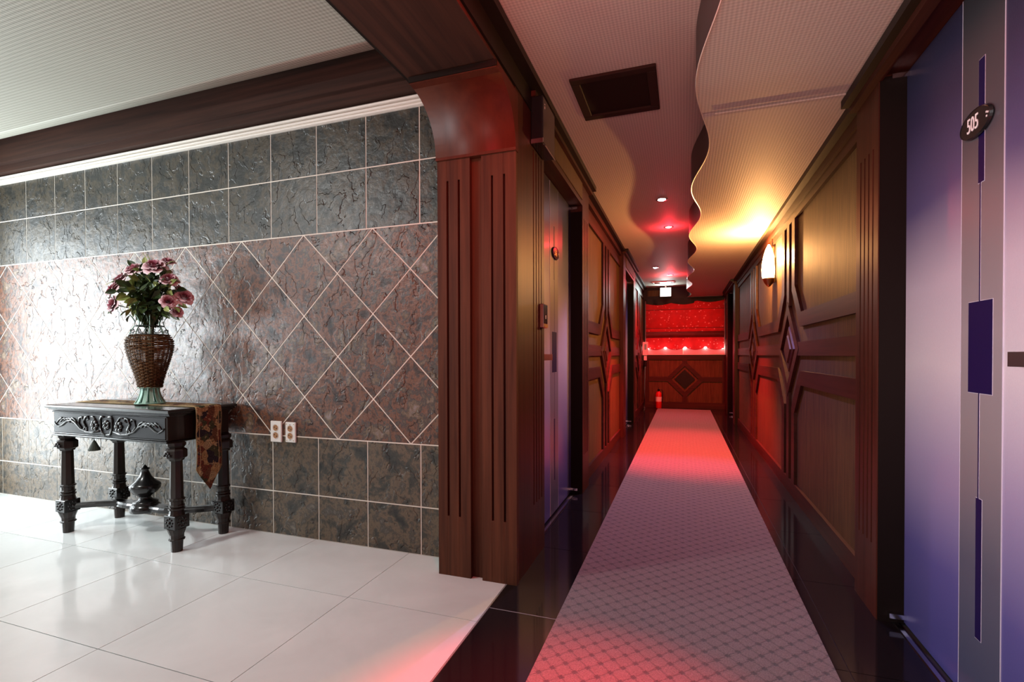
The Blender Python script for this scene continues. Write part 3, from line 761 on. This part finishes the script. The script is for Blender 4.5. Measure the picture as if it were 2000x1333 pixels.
bm = bmesh.new(); tube(bm, [(WX-.006, 5.0, 1.75), (WX-.03, 5.0, 1.73), (SX-.045, 5.0, 1.70)], .007); part('bracket_arm', bm, BRASS, sc)

# ------------------------------------------------------------ small wall things
cl = thing('wall_speaker', 'black glossy box with chrome bottom edge above the near left pilaster', 'box', (-.70, 2.47, 2.2))
pbox('case', BLACKP, cl, -.7185, -.655, 2.36, 2.598, 2.098, 2.333, bevel=.006)
pbox('chrome_edge', CHROME, cl, -.716, -.653, 2.355, 2.362, 2.098, 2.120, bevel=.001)
pbox('chrome_edge', CHROME, cl, -.656, -.6525, 2.40, 2.598, 2.094, 2.099)
bm = bmesh.new()
for z in (2.295, 2.282, 2.276): box(bm, -.6545, -.6535, 2.39, 2.398, z, z+.005)
part('indicator_light', bm, WHITEP, cl)
kp = thing('card_reader', 'slim black door keypad with gold foot on the pilaster by the near left door', 'keypad', (-.71, 2.55, 1.26))
pbox('reader_body', BRONZE, kp, -PX, -.698, 2.520, 2.600, 1.195, 1.322, bevel=.003)
pbox('black_screen', BLACKP, kp, -.698, -.6965, 2.524, 2.596, 1.218, 1.318); pbox('gold_foot', BRASS, kp, -.698, -.694, 2.522, 2.598, 1.197, 1.214, bevel=.001)
bm = bmesh.new(); box(bm, -.6965, -.6955, 2.555, 2.566, 1.243, 1.262); part('screen_mark', bm, WHITEP, kp)
def outlet(x0, x1, z0, z1, lab, rugged):
    o = thing('wall_outlet', lab, 'outlet', ((x0+x1)/2, TY0, (z0+z1)/2), 'pair of white power outlets on the slate wall')
    pbox('cover_plate', WHITEP, o, x0, x1, TY0-.013, TY0, z0, z1, bevel=.003)
    xc = (x0+x1)/2
    for zc_ in (z0+(z1-z0)*.32, z0+(z1-z0)*.68):
        bm = bmesh.new(); lathe(bm, [(.019, 0), (.0215, -.002), (.0205, -.003), (.018, -.001)], (xc, TY0-.013, zc_), 20, axis='y'); s_ = part('socket_rim', bm, WHITEP, o)
        bm = bmesh.new(); lathe(bm, [(.0001, -.0012), (.018, -.0012), (.018, 0)], (xc, TY0-.013, zc_), 20, axis='y'); part('socket_face', bm, mat('socket_brown', (.36, .19, .09), .5), o)
        bm = bmesh.new()
        for dx, dz in ((.008, -.004), (-.008, .004)): lathe(bm, [(.0001, -.002), (.003, -.002), (.003, 0)], (xc+dx, TY0-.0135, zc_+dz), 8, axis='y')
        part('pin_hole', bm, BLACKP, o)
    if rugged:
        bm = bmesh.new()
        bm.free()
        for dx, dz in ((-.026, .047), (.026, .047), (-.024, -.047), (.024, -.047)):
            bm = bmesh.new(); ball(bm, (xc+dx, TY0-.0135, (z0+z1)/2+dz), .0028, seg=6); part('corner_screw', bm, BRASS, o)
        pbox('scuff_mark', BLACKP, o, xc-.006, xc+.006, TY0-.0145, TY0-.013, z0+.014, z0+.019); pbox('scuff_mark', BLACKP, o, xc-.004, xc+.003, TY0-.0145, TY0-.013, z1-.018, z1-.013)
outlet(-2.294, -2.214, .545, .668, 'left white double power outlet, nearer to the console table', False)
outlet(-2.184, -2.112, .548, .665, 'right white double power outlet with screws in its corners, nearer to the column', True)
# escape apparatus cabinet with pipe near the corridor end
cb = thing('wall_cabinet', 'small white wall box with a tapering pipe below it by the end window', 'cabinet', (-.70, 9.98, 1.15))
pbox('box_body', WHITEP, cb, -.756, -.655, 9.93, 10.05, 1.04, 1.30, bevel=.006); pbox('box_door', STEEL, cb, -.722, -.682, 9.926, 9.931, 1.15, 1.26)
pbox('box_neck', WHITEP, cb, -.735, -.680, 9.95, 10.03, .94, 1.045, bevel=.004)
bm = bmesh.new(); tube(bm, [(-.708, 9.99, .95), (-.712, 9.99, .80), (-.722, 9.99, .4), (-.728, 9.99, .02)], .020, 8, r_end=.012); part('pipe', bm, STEEL, cb, smooth=True)
bm = bmesh.new(); lathe(bm, [(.026, .82), (.030, .83), (.030, .93), (.026, .94)], (-.708, 9.99, 0), 12); part('pipe_collar', bm, BLACKP, cb)
bm = bmesh.new(); lathe(bm, [(.03, 0), (.032, .012), (.013, .022), (.012, .05)], (-.729, 9.99, 0), 12); part('pipe_foot', bm, STEEL, cb)
# fire extinguisher
fe = thing('fire_extinguisher', 'small red fire extinguisher standing on the black floor below the end window', 'extinguisher', (-.46, 10.05, 0))
REDP = mat('red_enamel', (.55, .012, .010), .25, coat=.5)
bm = bmesh.new(); lathe(bm, [(.048, 0), (.055, .006), (.057, .02), (.057, .27), (.050, .305), (.030, .328), (.018, .335), (.018, .35)], (-.46, 10.05, 0), 20); part('cylinder', bm, REDP, fe, smooth=True)
bm = bmesh.new(); lathe(bm, [(.020, .345), (.024, .352), (.024, .372), (.012, .378)], (-.46, 10.05, 0), 12); box(bm, -.468, -.452, 9.98, 10.07, .378, .390); box(bm, -.468, -.452, 9.98, 10.06, .402, .412); part('valve_lever', bm, BLACKP, fe)
bm = bmesh.new(); tube(bm, [(-.45, 10.05, .365), (-.41, 10.05, .372), (-.385, 10.045, .33), (-.385, 10.04, .22), (-.398, 10.04, .12)], .009, 7); part('hose', bm, BLACKP, fe, smooth=True)
bm = bmesh.new(); lathe(bm, [(.0575, .14), (.0578, .141), (.0578, .23), (.0575, .231)], (-.46, 10.05, 0), 20); part('paper_band', bm, WHITEP, fe)

# ------------------------------------------------------------ console table
CX, CYT = -3.045, 2.055
tb = thing('console_table', 'black carved console table with turned legs and cross stretcher in front of the slate wall', 'table', (CX, CYT, 0))
bm = bmesh.new()
x0, x1, y0, y1 = CX-.515, CX+.500, 1.850, 2.270
P = [(-.026, .727), (-.026, .733), (-.012, .737), (-.012, .744), (.000, .748), (.004, .755), (.000, .762), (-.010, .766)]
R_ = []
for o_, z in P: R_.append([bm.verts.new(p) for p in ((x0-o_, y0-o_, z), (x1+o_, y0-o_, z), (x1+o_, y1+o_*.2, z), (x0-o_, y1+o_*.2, z))])
for a, b in zip(R_[:-1], R_[1:]):
    for k in range(4): bm.faces.new((a[k], a[(k+1) % 4], b[(k+1) % 4], b[k]))
bm.faces.new(R_[0][::-1]); bm.faces.new(R_[-1])
for v in bm.verts:  # overhang mirrored correctly
    pass
R2 = bm
bmesh.ops.recalc_face_normals(bm, faces=bm.faces)
part('table_top', bm, EBONY, tb)
ax0, ax1, ay0, ay1 = CX-.475, CX+.465, 1.872, 2.245
bm = bmesh.new(); box(bm, ax0, ax1, ay0, ay1, .594, .730); part('apron', bm, EBROWN, tb, bevel=.003)
for sx in (ax0, ax1): pass
pbox('drawer_front', EBONY, tb, ax0+.012, ax1-.012, ay0-.004, ay0, .604, .722, bevel=.002)
pbox('apron_bead', EBONY, tb, ax0-.004, ax1+.004, ay0-.010, ay1, .584, .594, bevel=.003); pbox('apron_bead', EBONY, tb, ax0, ax1, ay0-.008, ay0, .597, .603, bevel=.002)
pbox('apron_bead', EBONY, tb, ax0-.002, ax1+.002, ay0-.008, ay0, .722, .729, bevel=.002)
# carved relief: mirrored scrolls, leaves and blossoms
bm = bmesh.new(); yf = ay0-.006; zc_ = .664; xc = (ax0+ax1)/2
for s in (-1, 1):
    def C(pts, r, re=None): tube(bm, [(xc+s*a, yf, zc_+b) for a, b in pts], r, 6, r_end=re)
    C([(.06, -.035), (.12, -.048), (.17, -.045), (.22, -.030), (.26, .000), (.30, .016), (.34, .010), (.38, -.015), (.41, -.026), (.44, -.012), (.45, .000)], .0065, .004)
    for t in range(5): C([(.25+.03*t, -.005+.004*t), (.268+.03*t, .020+.002*t), (.292+.03*t, .030-.004*t), (.312+.03*t, .020-.006*t)], .005, .003)
    C([(.17, -.02), (.19, .01), (.178, .040), (.155, .045), (.150, .028), (.164, .022)], .006, .004)
    C([(.21, -.025), (.235, .0), (.228, .034), (.205, .040), (.198, .026)], .005, .004)
    C([(.09, .02), (.11, .045), (.135, .042)], .006, .003); C([(.02, .045), (.04, .050), (.05, .03), (.045, -.02), (.03, -.052), (.0, -.054)], .006, .005)
    for k in range(6):
        a = k*pi/3; ball(bm, (xc+s*(.100+.020*cos(a)), yf-.001, zc_-.005+.020*sin(a)), .012, 1, .6, 1)
    ball(bm, (xc+s*.100, yf-.005, zc_-.005), .009, seg=8)
    for k in range(5):
        a = k*2*pi/5; ball(bm, (xc+s*(.178+.012*cos(a)), yf, zc_-.030+.010*sin(a)), .007, 1, .6, 1)
for k in range(6):
    a = k*pi/3+.5; ball(bm, (xc+.018*cos(a), yf-.001, zc_+.0+.018*sin(a)), .011, 1, .6, 1.1)
ball(bm, (xc, yf-.005, zc_), .009, seg=8)
part('carved_relief', bm, EBONY, tb, smooth=True)
bm = bmesh.new(); tube(bm, [(xc+.175, ay0-.006, .655), (xc+.175, ay0-.006, .612)], .0025, 5); part('key_slot', bm, SLOT, tb)
def leg(x, y):
    bm = bmesh.new()
    pr1 = [(.027, 0), (.030, .060), (.038, .062), (.039, .068), (.033, .072), (.034, .090), (.043, .115), (.046, .126)]
    l = None
    lathe(bm, pr1, (x, y, 0), 12)
    lathe(bm, [(.030, .120), (.030, .205)], (x, y, 0), 12)
    pr2 = [(.040, .196), (.036, .206), (.033, .222), (.039, .226), (.040, .234), (.033, .238), (.037, .243), (.038, .249), (.032, .254), (.033, .272), (.039, .277), (.040, .284), (.033, .289)]
    lathe(bm, pr2, (x, y, 0), 12)
    lathe(bm, [(.033, .287), (.031, .40), (.029, .492)], (x, y, 0), 8)
    lathe(bm, [(.036, .490), (.040, .500), (.052, .508), (.052, .546), (.044, .553), (.036, .558), (.046, .572), (.046, .586)], (x, y, 0), 8)
    l = part('leg', bm, EBROWN, tb)
    b2 = bmesh.new(); box(b2, x-.042, x+.042, y-.042, y+.042, .126, .198); part('leg_block', b2, EBONY, l, bevel=.003)
    b2 = bmesh.new()
    for f in ((0, -1), (1, 0), (-1, 0)):
        for k in range(8):
            a = k*pi/4; q = (.022*cos(a), .022*sin(a))
            ball(b2, (x+(q[0] if f[0] == 0 else f[0]*.043), y+(f[1]*.043 if f[0] == 0 else q[0]), .162+q[1]), .006, seg=6)
        ball(b2, (x+f[0]*.043, y+f[1]*.043, .162), .009, seg=6)
    part('rosette', b2, EBONY, l, smooth=True)
    b2 = bmesh.new()
    for k in range(5): ball(b2, (x-.02+.01*k, y-.050, .527+.012*(k % 2)-.006), .007, seg=6)
    part('rosette', b2, EBONY, l, smooth=True)
LX0, LX1, LY0, LY1 = CX-.432, CX+.468, 1.915, 2.200
for x in (LX0, LX1):
    for y in (LY0, LY1): leg(x, y)
MX, MY = (LX0+LX1)/2, (LY0+LY1)/2
for x in (LX0, LX1):
    for y in (LY0, LY1):
        bm = bmesh.new(); A, B = Vector((x, y)), Vector((MX, MY)); n_ = 12; L_, Rr = [], []
        pts = []
        for i in range(n_+1):
            t = i/n_; q = A.lerp(B, t); q.y += (MY-y)*.55*sin(pi*t)*.9; pts.append(q)
        hw = .020
        prev = None
        for i, q in enumerate(pts):
            d = (pts[min(i+1, n_)]-pts[max(i-1, 0)]).normalized(); nn = Vector((-d.y, d.x))
            ring = [bm.verts.new((q.x+nn.x*a, q.y+nn.y*a, z)) for a, z in ((-hw, .140), (hw, .140), (hw, .158), (hw*.7, .168), (hw*.7, .172), (-hw*.7, .172), (-hw*.7, .168), (-hw, .158))]
            if prev:
                for k in range(8): bm.faces.new((prev[k], prev[(k+1) % 8], ring[(k+1) % 8], ring[k]))
            else: bm.faces.new(ring[::-1])
            prev = ring
        bm.faces.new(prev); part('stretcher', bm, EBONY, tb)
bm = bmesh.new(); lathe(bm, [(.075, .130), (.078, .136), (.078, .160), (.070, .168), (.062, .178), (.066, .184), (.058, .192), (.036, .200), (.028, .212), (.034, .222), (.060, .240), (.076, .262), (.080, .284), (.070, .296), (.050, .312), (.032, .335), (.022, .360), (.017, .374), (.024, .378), (.024, .384), (.013, .388), (.010, .396), (.0005, .405)], (MX, MY, 0), 24)
part('finial', bm, EBONY, tb, smooth=True)
# tassel
ts = thing('tassel', 'small dark tassel hanging below the drawer at the left of the console table', 'tassel', (-3.185, 1.885, .5835))
bm = bmesh.new(); lathe(bm, [(.0005, .572), (.004, .568), (.008, .562), (.030, .515), (.028, .511), (.001, .512)], (-3.185, 1.885, 0), 14); part('skirt', bm, mat('tassel_green', (.02, .025, .015), .8), ts)
bm = bmesh.new(); tube(bm, [(-3.185, 1.885, .568), (-3.185, 1.885, .5835)], .0015, 5); part('cord', bm, DARKW, ts)
bm = bmesh.new(); tube(bm, [(-3.140, 1.89, .5835), (-3.135, 1.89, .555), (-3.142, 1.89, .528), (-3.165, 1.89, .54)], .0016, 5); part('cord', bm, DARKW, ts)

# runner cloth
def tapestry():
    m = mat('tapestry', (.3, .2, .1), .85, spec=.15); k = N(m)
    tc = k.n('ShaderNodeTexCoord'); uv = tc.outputs['UV']
    nz = k.noise(uv, 14, 3, .6, out=1)
    sc_ = k.n('ShaderNodeVectorMath', operation='SCALE'); k.l(nz, sc_.inputs[0]); sc_.inputs['Scale'].default_value = .05
    ad = k.n('ShaderNodeVectorMath', operation='ADD'); k.l(uv, ad.inputs[0]); k.l(sc_.outputs[0], ad.inputs[1])
    vo = k.n('ShaderNodeTexVoronoi'); vo.inputs['Scale'].default_value = 27; k.l(ad.outputs[0], vo.inputs['Vector'])
    sp = k.n('ShaderNodeSeparateColor'); k.l(vo.outputs['Color'], sp.inputs[0])
    hue = k.ramp(sp.outputs[0], [(0, (.40, .25, .11)), (.25, (.17, .045, .025)), (.42, (.06, .065, .03)), (.55, (.42, .31, .16)), (.70, (.16, .07, .035)), (.84, (.03, .022, .03))], 'CONSTANT')
    petals = k.ramp(k.math('FRACT', k.math('MULTIPLY', vo.outputs['Distance'], 4.6)), [(0, 1), (.6, .55), (1, .2)])
    c1 = k.mix(petals, (.012, .008, .008), hue)
    v2 = k.n('ShaderNodeTexVoronoi'); v2.inputs['Scale'].default_value = 46; k.l(ad.outputs[0], v2.inputs['Vector'])
    c2 = k.mix(k.ramp(v2.outputs['Distance'], [(0, .75), (.22, .4), (.34, 0)]), c1, (.42, .31, .17))
    far_ = k.ramp(vo.outputs['Distance'], [(.35, 0), (.5, 1)])
    c3 = k.mix(far_, c1, c2)
    sep = k.n('ShaderNodeSeparateXYZ'); k.l(uv, sep.inputs[0])
    e = k.math('ABSOLUTE', k.math('SUBTRACT', sep.outputs[1], .079))   # v measured in metres across
    gold = k.ramp(k.math('DIVIDE', e, .079), [(0, 0), (.70, 0), (.71, 1), (.745, 1), (.755, 0), (.95, 0), (.96, 1)], 'CONSTANT')
    k.l(k.mix(k.math('MULTIPLY', gold, .8), c3, (.42, .31, .16)), k.b.inputs['Base Color'])
    k.bump(vo.outputs['Distance'], .4, .003); return m
bm = bmesh.new(); uvl = bm.loops.layers.uv.new('UVMap')
Y0r, Y1r = 1.998, 2.156; top = .7685; xe = CX+.507
path = [(CX-.500, top)]+[(CX-.50+.96*i/14, top) for i in range(1, 15)]+[(xe-.012, top-.0005), (xe-.003, top-.004), (xe+.001, top-.014)]+[(xe+.002+.003*sin(i), top-.014-.033*i) for i in range(1, 15)]
Lr = [0]
for a, b in zip(path[:-1], path[1:]): Lr.append(Lr[-1]+math.hypot(b[0]-a[0], b[1]-a[1]))
G = []
ncol = 12
for i, (px, pz) in enumerate(path):
    row = []
    for j in range(ncol+1):
        f = j/ncol; y = Y0r+(Y1r-Y0r)*f; z = pz; u = Lr[i]; x = px
        if pz < top-.02:
            lim = .420-.125*(1-abs(f-.5)*2)**.9 if True else 0    # pointed tip
            z = max(pz, lim) if i < len(path)-1 else lim
            x += .002*sin(f*9+pz*14); u = Lr[i]-(z-pz)
        row.append((bm.verts.new((x, y, z)), u, f*(Y1r-Y0r)))
    G.append(row)
for i in range(len(G)-1):
    for j in range(ncol):
        q = (G[i][j], G[i][j+1], G[i+1][j+1], G[i+1][j])
        if len({tuple(round(c, 5) for c in v[0].co) for v in q}) < 3: continue
        try: f = bm.faces.new([v[0] for v in q])
        except ValueError: continue
        for lp, v in zip(f.loops, q): lp[uvl].uv = (v[1], v[2])
me_r = obj('table_runner', bm, tapestry(), None, smooth=True)
sm = me_r.modifiers.new('thickness', 'SOLIDIFY'); sm.thickness = .0022; sm.offset = 1
tag(me_r, 'floral tapestry runner over the console table, its pointed end hanging at the right side', 'table runner')

# ------------------------------------------------------------ vase
VX, VY = -2.965, 2.05; VZ = .7715
VERD = mat('verdigris_iron', (.20, .34, .27), .55, metal=.2); IRON = mat('black_iron', (.02, .03, .026), .45, metal=.4)
RAT = wood('rattan', (.016, .008, .004), (.15, .070, .026), .38, scale=2)
va = thing('wicker_vase', 'brown wicker urn vase with green iron foot and scrolled collar on the console table', 'vase', (VX, VY, VZ))
bm = bmesh.new(); lathe(bm, [(.076, VZ), (.079, VZ+.003), (.076, VZ+.006), (.071, VZ+.003)], (VX, VY, 0), 28); part('foot_ring', bm, VERD, va)
for k in range(12):
    a = 2*pi*k/12; bm = bmesh.new(); pts = []
    for i in range(7):
        t = i/6; r = .047+.029*(1-t)**2.2; z = VZ+.004+.092*t
        for sgn in (-1, 1):
            wdt = .0075+.003*(1-t); pts.append((VX+r*cos(a)-sgn*wdt*sin(a), VY+r*sin(a)+sgn*wdt*cos(a), z))
    vv = [bm.verts.new(p) for p in pts]; vo2 = [bm.verts.new((VX+(p[0]-VX)*.94, VY+(p[1]-VY)*.94, p[2])) for p in pts]
    for i in range(6):
        for q in (vv, vo2): bm.faces.new((q[2*i], q[2*i+1], q[2*i+3], q[2*i+2]))
        bm.faces.new((vv[2*i], vv[2*i+2], vo2[2*i+2], vo2[2*i])); bm.faces.new((vv[2*i+1], vv[2*i+3], vo2[2*i+3], vo2[2*i+1]))
    part('foot_slat', bm, VERD, va)
def body_r(z):
    P_ = [(.866, .056), (.90, .062), (.95, .075), (1.00, .090), (1.05, .104), (1.09, .113), (1.12, .1155), (1.145, .112), (1.162, .104), (1.172, .095)]
    for (a, ra), (b, rb) in zip(P_[:-1], P_[1:]):
        if z <= b: t = max(0, (z-a)/(b-a)); return ra+(rb-ra)*t
    return P_[-1][1]
NR = 24
for k in range(NR):   # uprights
    a = 2*pi*k/NR; bm = bmesh.new()
    tube(bm, [(VX+body_r(z)*cos(a), VY+body_r(z)*sin(a), z) for z in [.866+.306*i/9 for i in range(10)]], .0028, 5); part('wicker_upright', bm, RAT, va, smooth=True)
nring = 34
for q in range(nring):
    z = .870+.300*q/(nring-1); bm = bmesh.new(); pts = []
    seg = NR*3; loose = (z > 1.10)
    for i in range(seg):
        a = 2*pi*i/seg; ph = (-1)**q*cos(a*NR/2)
        r = body_r(z)+.0042*ph; pts.append((VX+r*cos(a), VY+r*sin(a), z+(.002*sin(a*3+q*1.7) if loose else .0006*sin(a*5+q))))
    tube(bm, pts, .0039 if not loose else .0034, 5, closed=True); part('wicker_strand', bm, RAT, va, smooth=True)
for z, r in ((.866, .058), (1.175, .093), (1.226, .070)):
    bm = bmesh.new(); tube(bm, [(VX+r*cos(2*pi*i/40), VY+r*sin(2*pi*i/40), z) for i in range(40)], .0035, 6, closed=True); part('iron_ring', bm, IRON if z > 1 else VERD, va, smooth=True)
for k in range(8):   # collar bars and scrolls
    a = 2*pi*k/8+.2
    bm = bmesh.new(); tube(bm, [(VX+r*cos(a), VY+r*sin(a), z) for r, z in ((.093, 1.175), (.085, 1.200), (.070, 1.226), (.067, 1.25), (.080, 1.275), (.094, 1.288))], .003, 5); part('collar_bar', bm, VERD, va, smooth=True)
    bm = bmesh.new(); pts = []
    for i in range(22):
        t = i/21; s_ = (t-.5)*2; da = s_*.30; rr = .090
        curl = .011
        if abs(s_) > .55:
            th = (abs(s_)-.55)/.45*1.6*pi; rad = curl*(1-.5*(abs(s_)-.55)/.45)
            da = math.copysign(.165+ (rad*sin(th))/rr, s_); zz = 1.187+curl-rad*cos(th)
        else: da = s_*.30; zz = 1.187
        pts.append((VX+rr*cos(a+.39+da), VY+rr*sin(a+.39+da), zz))
    tube(bm, pts, .0022, 4); part('scroll', bm, IRON, va, smooth=True)

# ------------------------------------------------------------ bouquet
def petal_mat():
    m = mat('petal', (.4, .1, .16), .55, sheen=.3); k = N(m)
    tc = k.n('ShaderNodeTexCoord'); sep = k.n('ShaderNodeSeparateXYZ'); k.l(tc.outputs['UV'], sep.inputs[0])
    n = k.noise(k.coord(rnd=3), 60, 3)
    f = k.math('ADD', sep.outputs[1], k.math('MULTIPLY', k.math('SUBTRACT', n, .5), .5))
    k.l(k.ramp(f, [(.25, (.13, .010, .028)), (.55, (.38, .075, .13)), (.88, (.88, .66, .70))]), k.b.inputs['Base Color']); return m
PET = petal_mat()
def leaf_mat(n_, a, b):
    m = mat(n_, a, .45); k = N(m); k.l(k.ramp(k.noise(k.coord(rnd=9), 30, 2), [(.35, a), (.7, b)]), k.b.inputs['Base Color']); return m
LEAF = leaf_mat('leaf_dark', (.014, .030, .008), (.05, .085, .018)); LEAFY = leaf_mat('leaf_light', (.16, .20, .05), (.36, .40, .13))
bq = thing('flower_bouquet', 'bouquet of artificial dusky pink roses and green leaves standing in the wicker vase', 'flowers', (VX, VY, 1.20))
def petal_mesh(r_in, r_out, width, tilt, n=5):
    me = []
    rows_ = 4
    return me
def flower_mesh(seed, R=.050):
    """cupped rose: curled petals in spiral rings round a tight heart"""
    rnd = random.Random(seed); bm = bmesh.new(); uvl = bm.loops.layers.uv.new('UVMap')
    for layer, (cnt, L, t0, t1, w_) in enumerate(((6, R, .95, 2.05, .052), (6, R*.95, .60, 1.75, .046), (6, R*.84, .34, 1.25, .038), (5, R*.72, .15, .75, .030), (4, R*.60, .02, .35, .022), (3, R*.50, -.1, .1, .014))):
        for k in range(cnt):
            a = 2*pi*(k+.5*(layer % 2))/cnt+rnd.uniform(-.12, .12)+layer*.4; j0 = rnd.uniform(-.12, .12); G = []; rr, zz = .003, -.004*layer*0
            for i in range(6):
                t = i/5; ang = t0+(t1-t0)*t*t+j0
                if i: rr += L/5*sin(ang); zz += L/5*cos(ang)
                ww = w_*(.30+.70*sin(pi*(.12+.72*t)))*.5; row = []
                for j in range(5):
                    s_ = (j/4-.5)*2; y = s_*ww; x = rr-s_*s_*ww*.45; z = zz+s_*s_*.004+(.0028*sin(s_*6+k*2) if i == 5 else 0)
                    row.append((bm.verts.new((x*cos(a)-y*sin(a), x*sin(a)+y*cos(a), z)), (j/4, t*(1-.12*layer)+.0)))
                G.append(row)
            for i in range(5):
                for j in range(4):
                    q = (G[i][j], G[i][j+1], G[i+1][j+1], G[i+1][j]); f = bm.faces.new([v[0] for v in q]); f.smooth = True
                    for lp, v in zip(f.loops, q): lp[uvl].uv = v[1]
    me = bpy.data.meshes.new('flower'); bm.to_mesh(me); bm.free(); me.materials.append(PET); return me
FM = [flower_mesh(s) for s in (1, 2, 3)]
FL = [(-2.996, 1.985, 1.552, 1.15), (-2.852, 2.003, 1.562, 1.3), (-2.862, 2.085, 1.612, .85), (-3.108, 1.985, 1.505, 1.05), (-3.118, 1.950, 1.437, 1.15), (-3.078, 1.928, 1.348, 1.2),
      (-2.791, 2.045, 1.495, 1.0), (-2.763, 2.115, 1.400, 1.1), (-2.780, 2.03, 1.365, .9), (-2.785, 2.09, 1.310, .7), (-2.93, 2.12, 1.56, 1.0), (-3.06, 2.10, 1.50, 1.0), (-2.86, 2.16, 1.45, 1.0)]
root = Vector((VX, VY, 1.30))
for i, (x, y, z, s_) in enumerate(FL):
    c = Vector((x, y, z)); d = (c-root).normalized()
    if i < 10: d = (d+Vector((.10, -.55, .12))).normalized()
    o = bpy.data.objects.new('flower', FM[i % 3]); COL.objects.link(o); o.parent = bq
    q = d.to_track_quat('Z', 'Y'); o.rotation_euler = q.to_euler(); o.scale = (s_*1.08,)*3
    o.location = c-d*.022-bq.location
    bm = bmesh.new(); a = c-d*.02; tube(bm, [a, a.lerp(Vector((VX, VY, 1.32)), .55)+Vector((0, 0, -.01)), (VX+(x-VX)*.12, VY+(y-VY)*.12, 1.24), (VX+(x-VX)*.08, VY+(y-VY)*.08, .95)], .0028, 4); part('stem', bm, LEAF, bq)
def leaf_mesh(L, W, bend):
    bm = bmesh.new(); rows_ = []
    for i in range(6):
        t = i/5; w_ = W*sin(pi*min(1, t*.92+.06))**.9*.5; z = -bend*t*t
        rows_.append([bm.verts.new((t*L, -w_, z+w_*.35)), bm.verts.new((t*L, 0, z)), bm.verts.new((t*L, w_, z+w_*.35))])
    for a, b in zip(rows_[:-1], rows_[1:]):
        for j in range(2): bm.faces.new((a[j], a[j+1], b[j+1], b[j]))
    me = bpy.data.meshes.new('leaf'); bm.to_mesh(me); bm.free(); return me
LM = []
for m_ in (LEAF, LEAF, LEAFY):
    for L, W, b in ((.070, .036, .014), (.052, .030, .01)):
        me = leaf_mesh(L, W, b); me.materials.append(m_); LM.append(me)
rnd = random.Random(21)
for i in range(165):
    # directions in an upper-hemisphere fan, wide and a little flattened
    a = rnd.uniform(0, 2*pi); el = rnd.uniform(-.75, 1.25)
    rr = rnd.uniform(.05, .180)
    d = Vector((cos(a)*cos(el)*1.25, sin(a)*cos(el)*.75, sin(el)))
    c = Vector((VX+.01, VY-.005, 1.405))+d*rr
    if c.y > 2.235: c.y = 2.235-rnd.uniform(0, .02)
    light_leaf = rnd.random() < .36
    me = LM[rnd.randrange(4, 6)] if light_leaf else LM[rnd.randrange(0, 4)]
    o = bpy.data.objects.new('leaf', me); COL.objects.link(o); o.parent = bq
    d2 = (d+Vector((rnd.uniform(-.7, .7), rnd.uniform(-.7, .3), rnd.uniform(-.6, .5)))).normalized()
    o.rotation_euler = (d2.to_track_quat('X', 'Z').to_matrix() @ Matrix.Rotation(rnd.uniform(-1.6, 1.6), 3, 'X')).to_euler()
    o.location = c-bq.location
for a, e in (((-3.10, 1.99, 1.50), (-3.215, 1.97, 1.470)), ((-2.94, 2.05, 1.55), (-3.045, 2.07, 1.665)), ((-2.95, 2.06, 1.58), (-3.0, 2.06, 1.655)), ((-2.80, 2.08, 1.36), (-2.735, 2.12, 1.330)), ((-2.84, 2.06, 1.58), (-2.79, 2.08, 1.60))):
    A, B = Vector(a), Vector(e); bm = bmesh.new(); tube(bm, [A, A.lerp(B, .5)+Vector((0, 0, .008)), B], .0035, 5, r_end=.0012); part('sprig', bm, LEAFY, bq)
bm = bmesh.new()   # dense inner foliage
for i in range(420):
    a = rnd.uniform(0, 2*pi); el = rnd.uniform(-1.3, 1.3); rr = .115*rnd.random()**.5
    c = Vector((VX+.01+cos(a)*cos(el)*rr*1.25, VY+sin(a)*cos(el)*rr*.8, 1.395+sin(el)*rr*1.1)); c.z = max(c.z, 1.245)
    d = Vector((rnd.uniform(-1, 1), rnd.uniform(-1, 1), rnd.uniform(-1, 1))).normalized(); n_ = d.cross(Vector((.3, .5, .8))).normalized()
    L, W = rnd.uniform(.025, .045), rnd.uniform(.010, .018)
    vv = [bm.verts.new(p) for p in (c-d*L, c+n_*W, c+d*L, c-n_*W)]; bm.faces.new(vv)
for i in range(150):
    t = rnd.random(); z = 1.235+.11*t; rr = (.035+.055*t)*rnd.random()**.5; a = rnd.uniform(0, 2*pi)
    c = Vector((VX+cos(a)*rr*1.15, VY+sin(a)*rr, z)); d = Vector((rnd.uniform(-.4, .4), rnd.uniform(-.4, .4), 1)).normalized(); n_ = d.cross(Vector((cos(a*2), sin(a*2), .1))).normalized()
    vv = [bm.verts.new(p) for p in (c-d*.028, c+n_*.009, c+d*.035, c-n_*.009)]; bm.faces.new(vv)
fo = part('inner_foliage', bm, LEAF, bq); fo['kind'] = 'stuff'
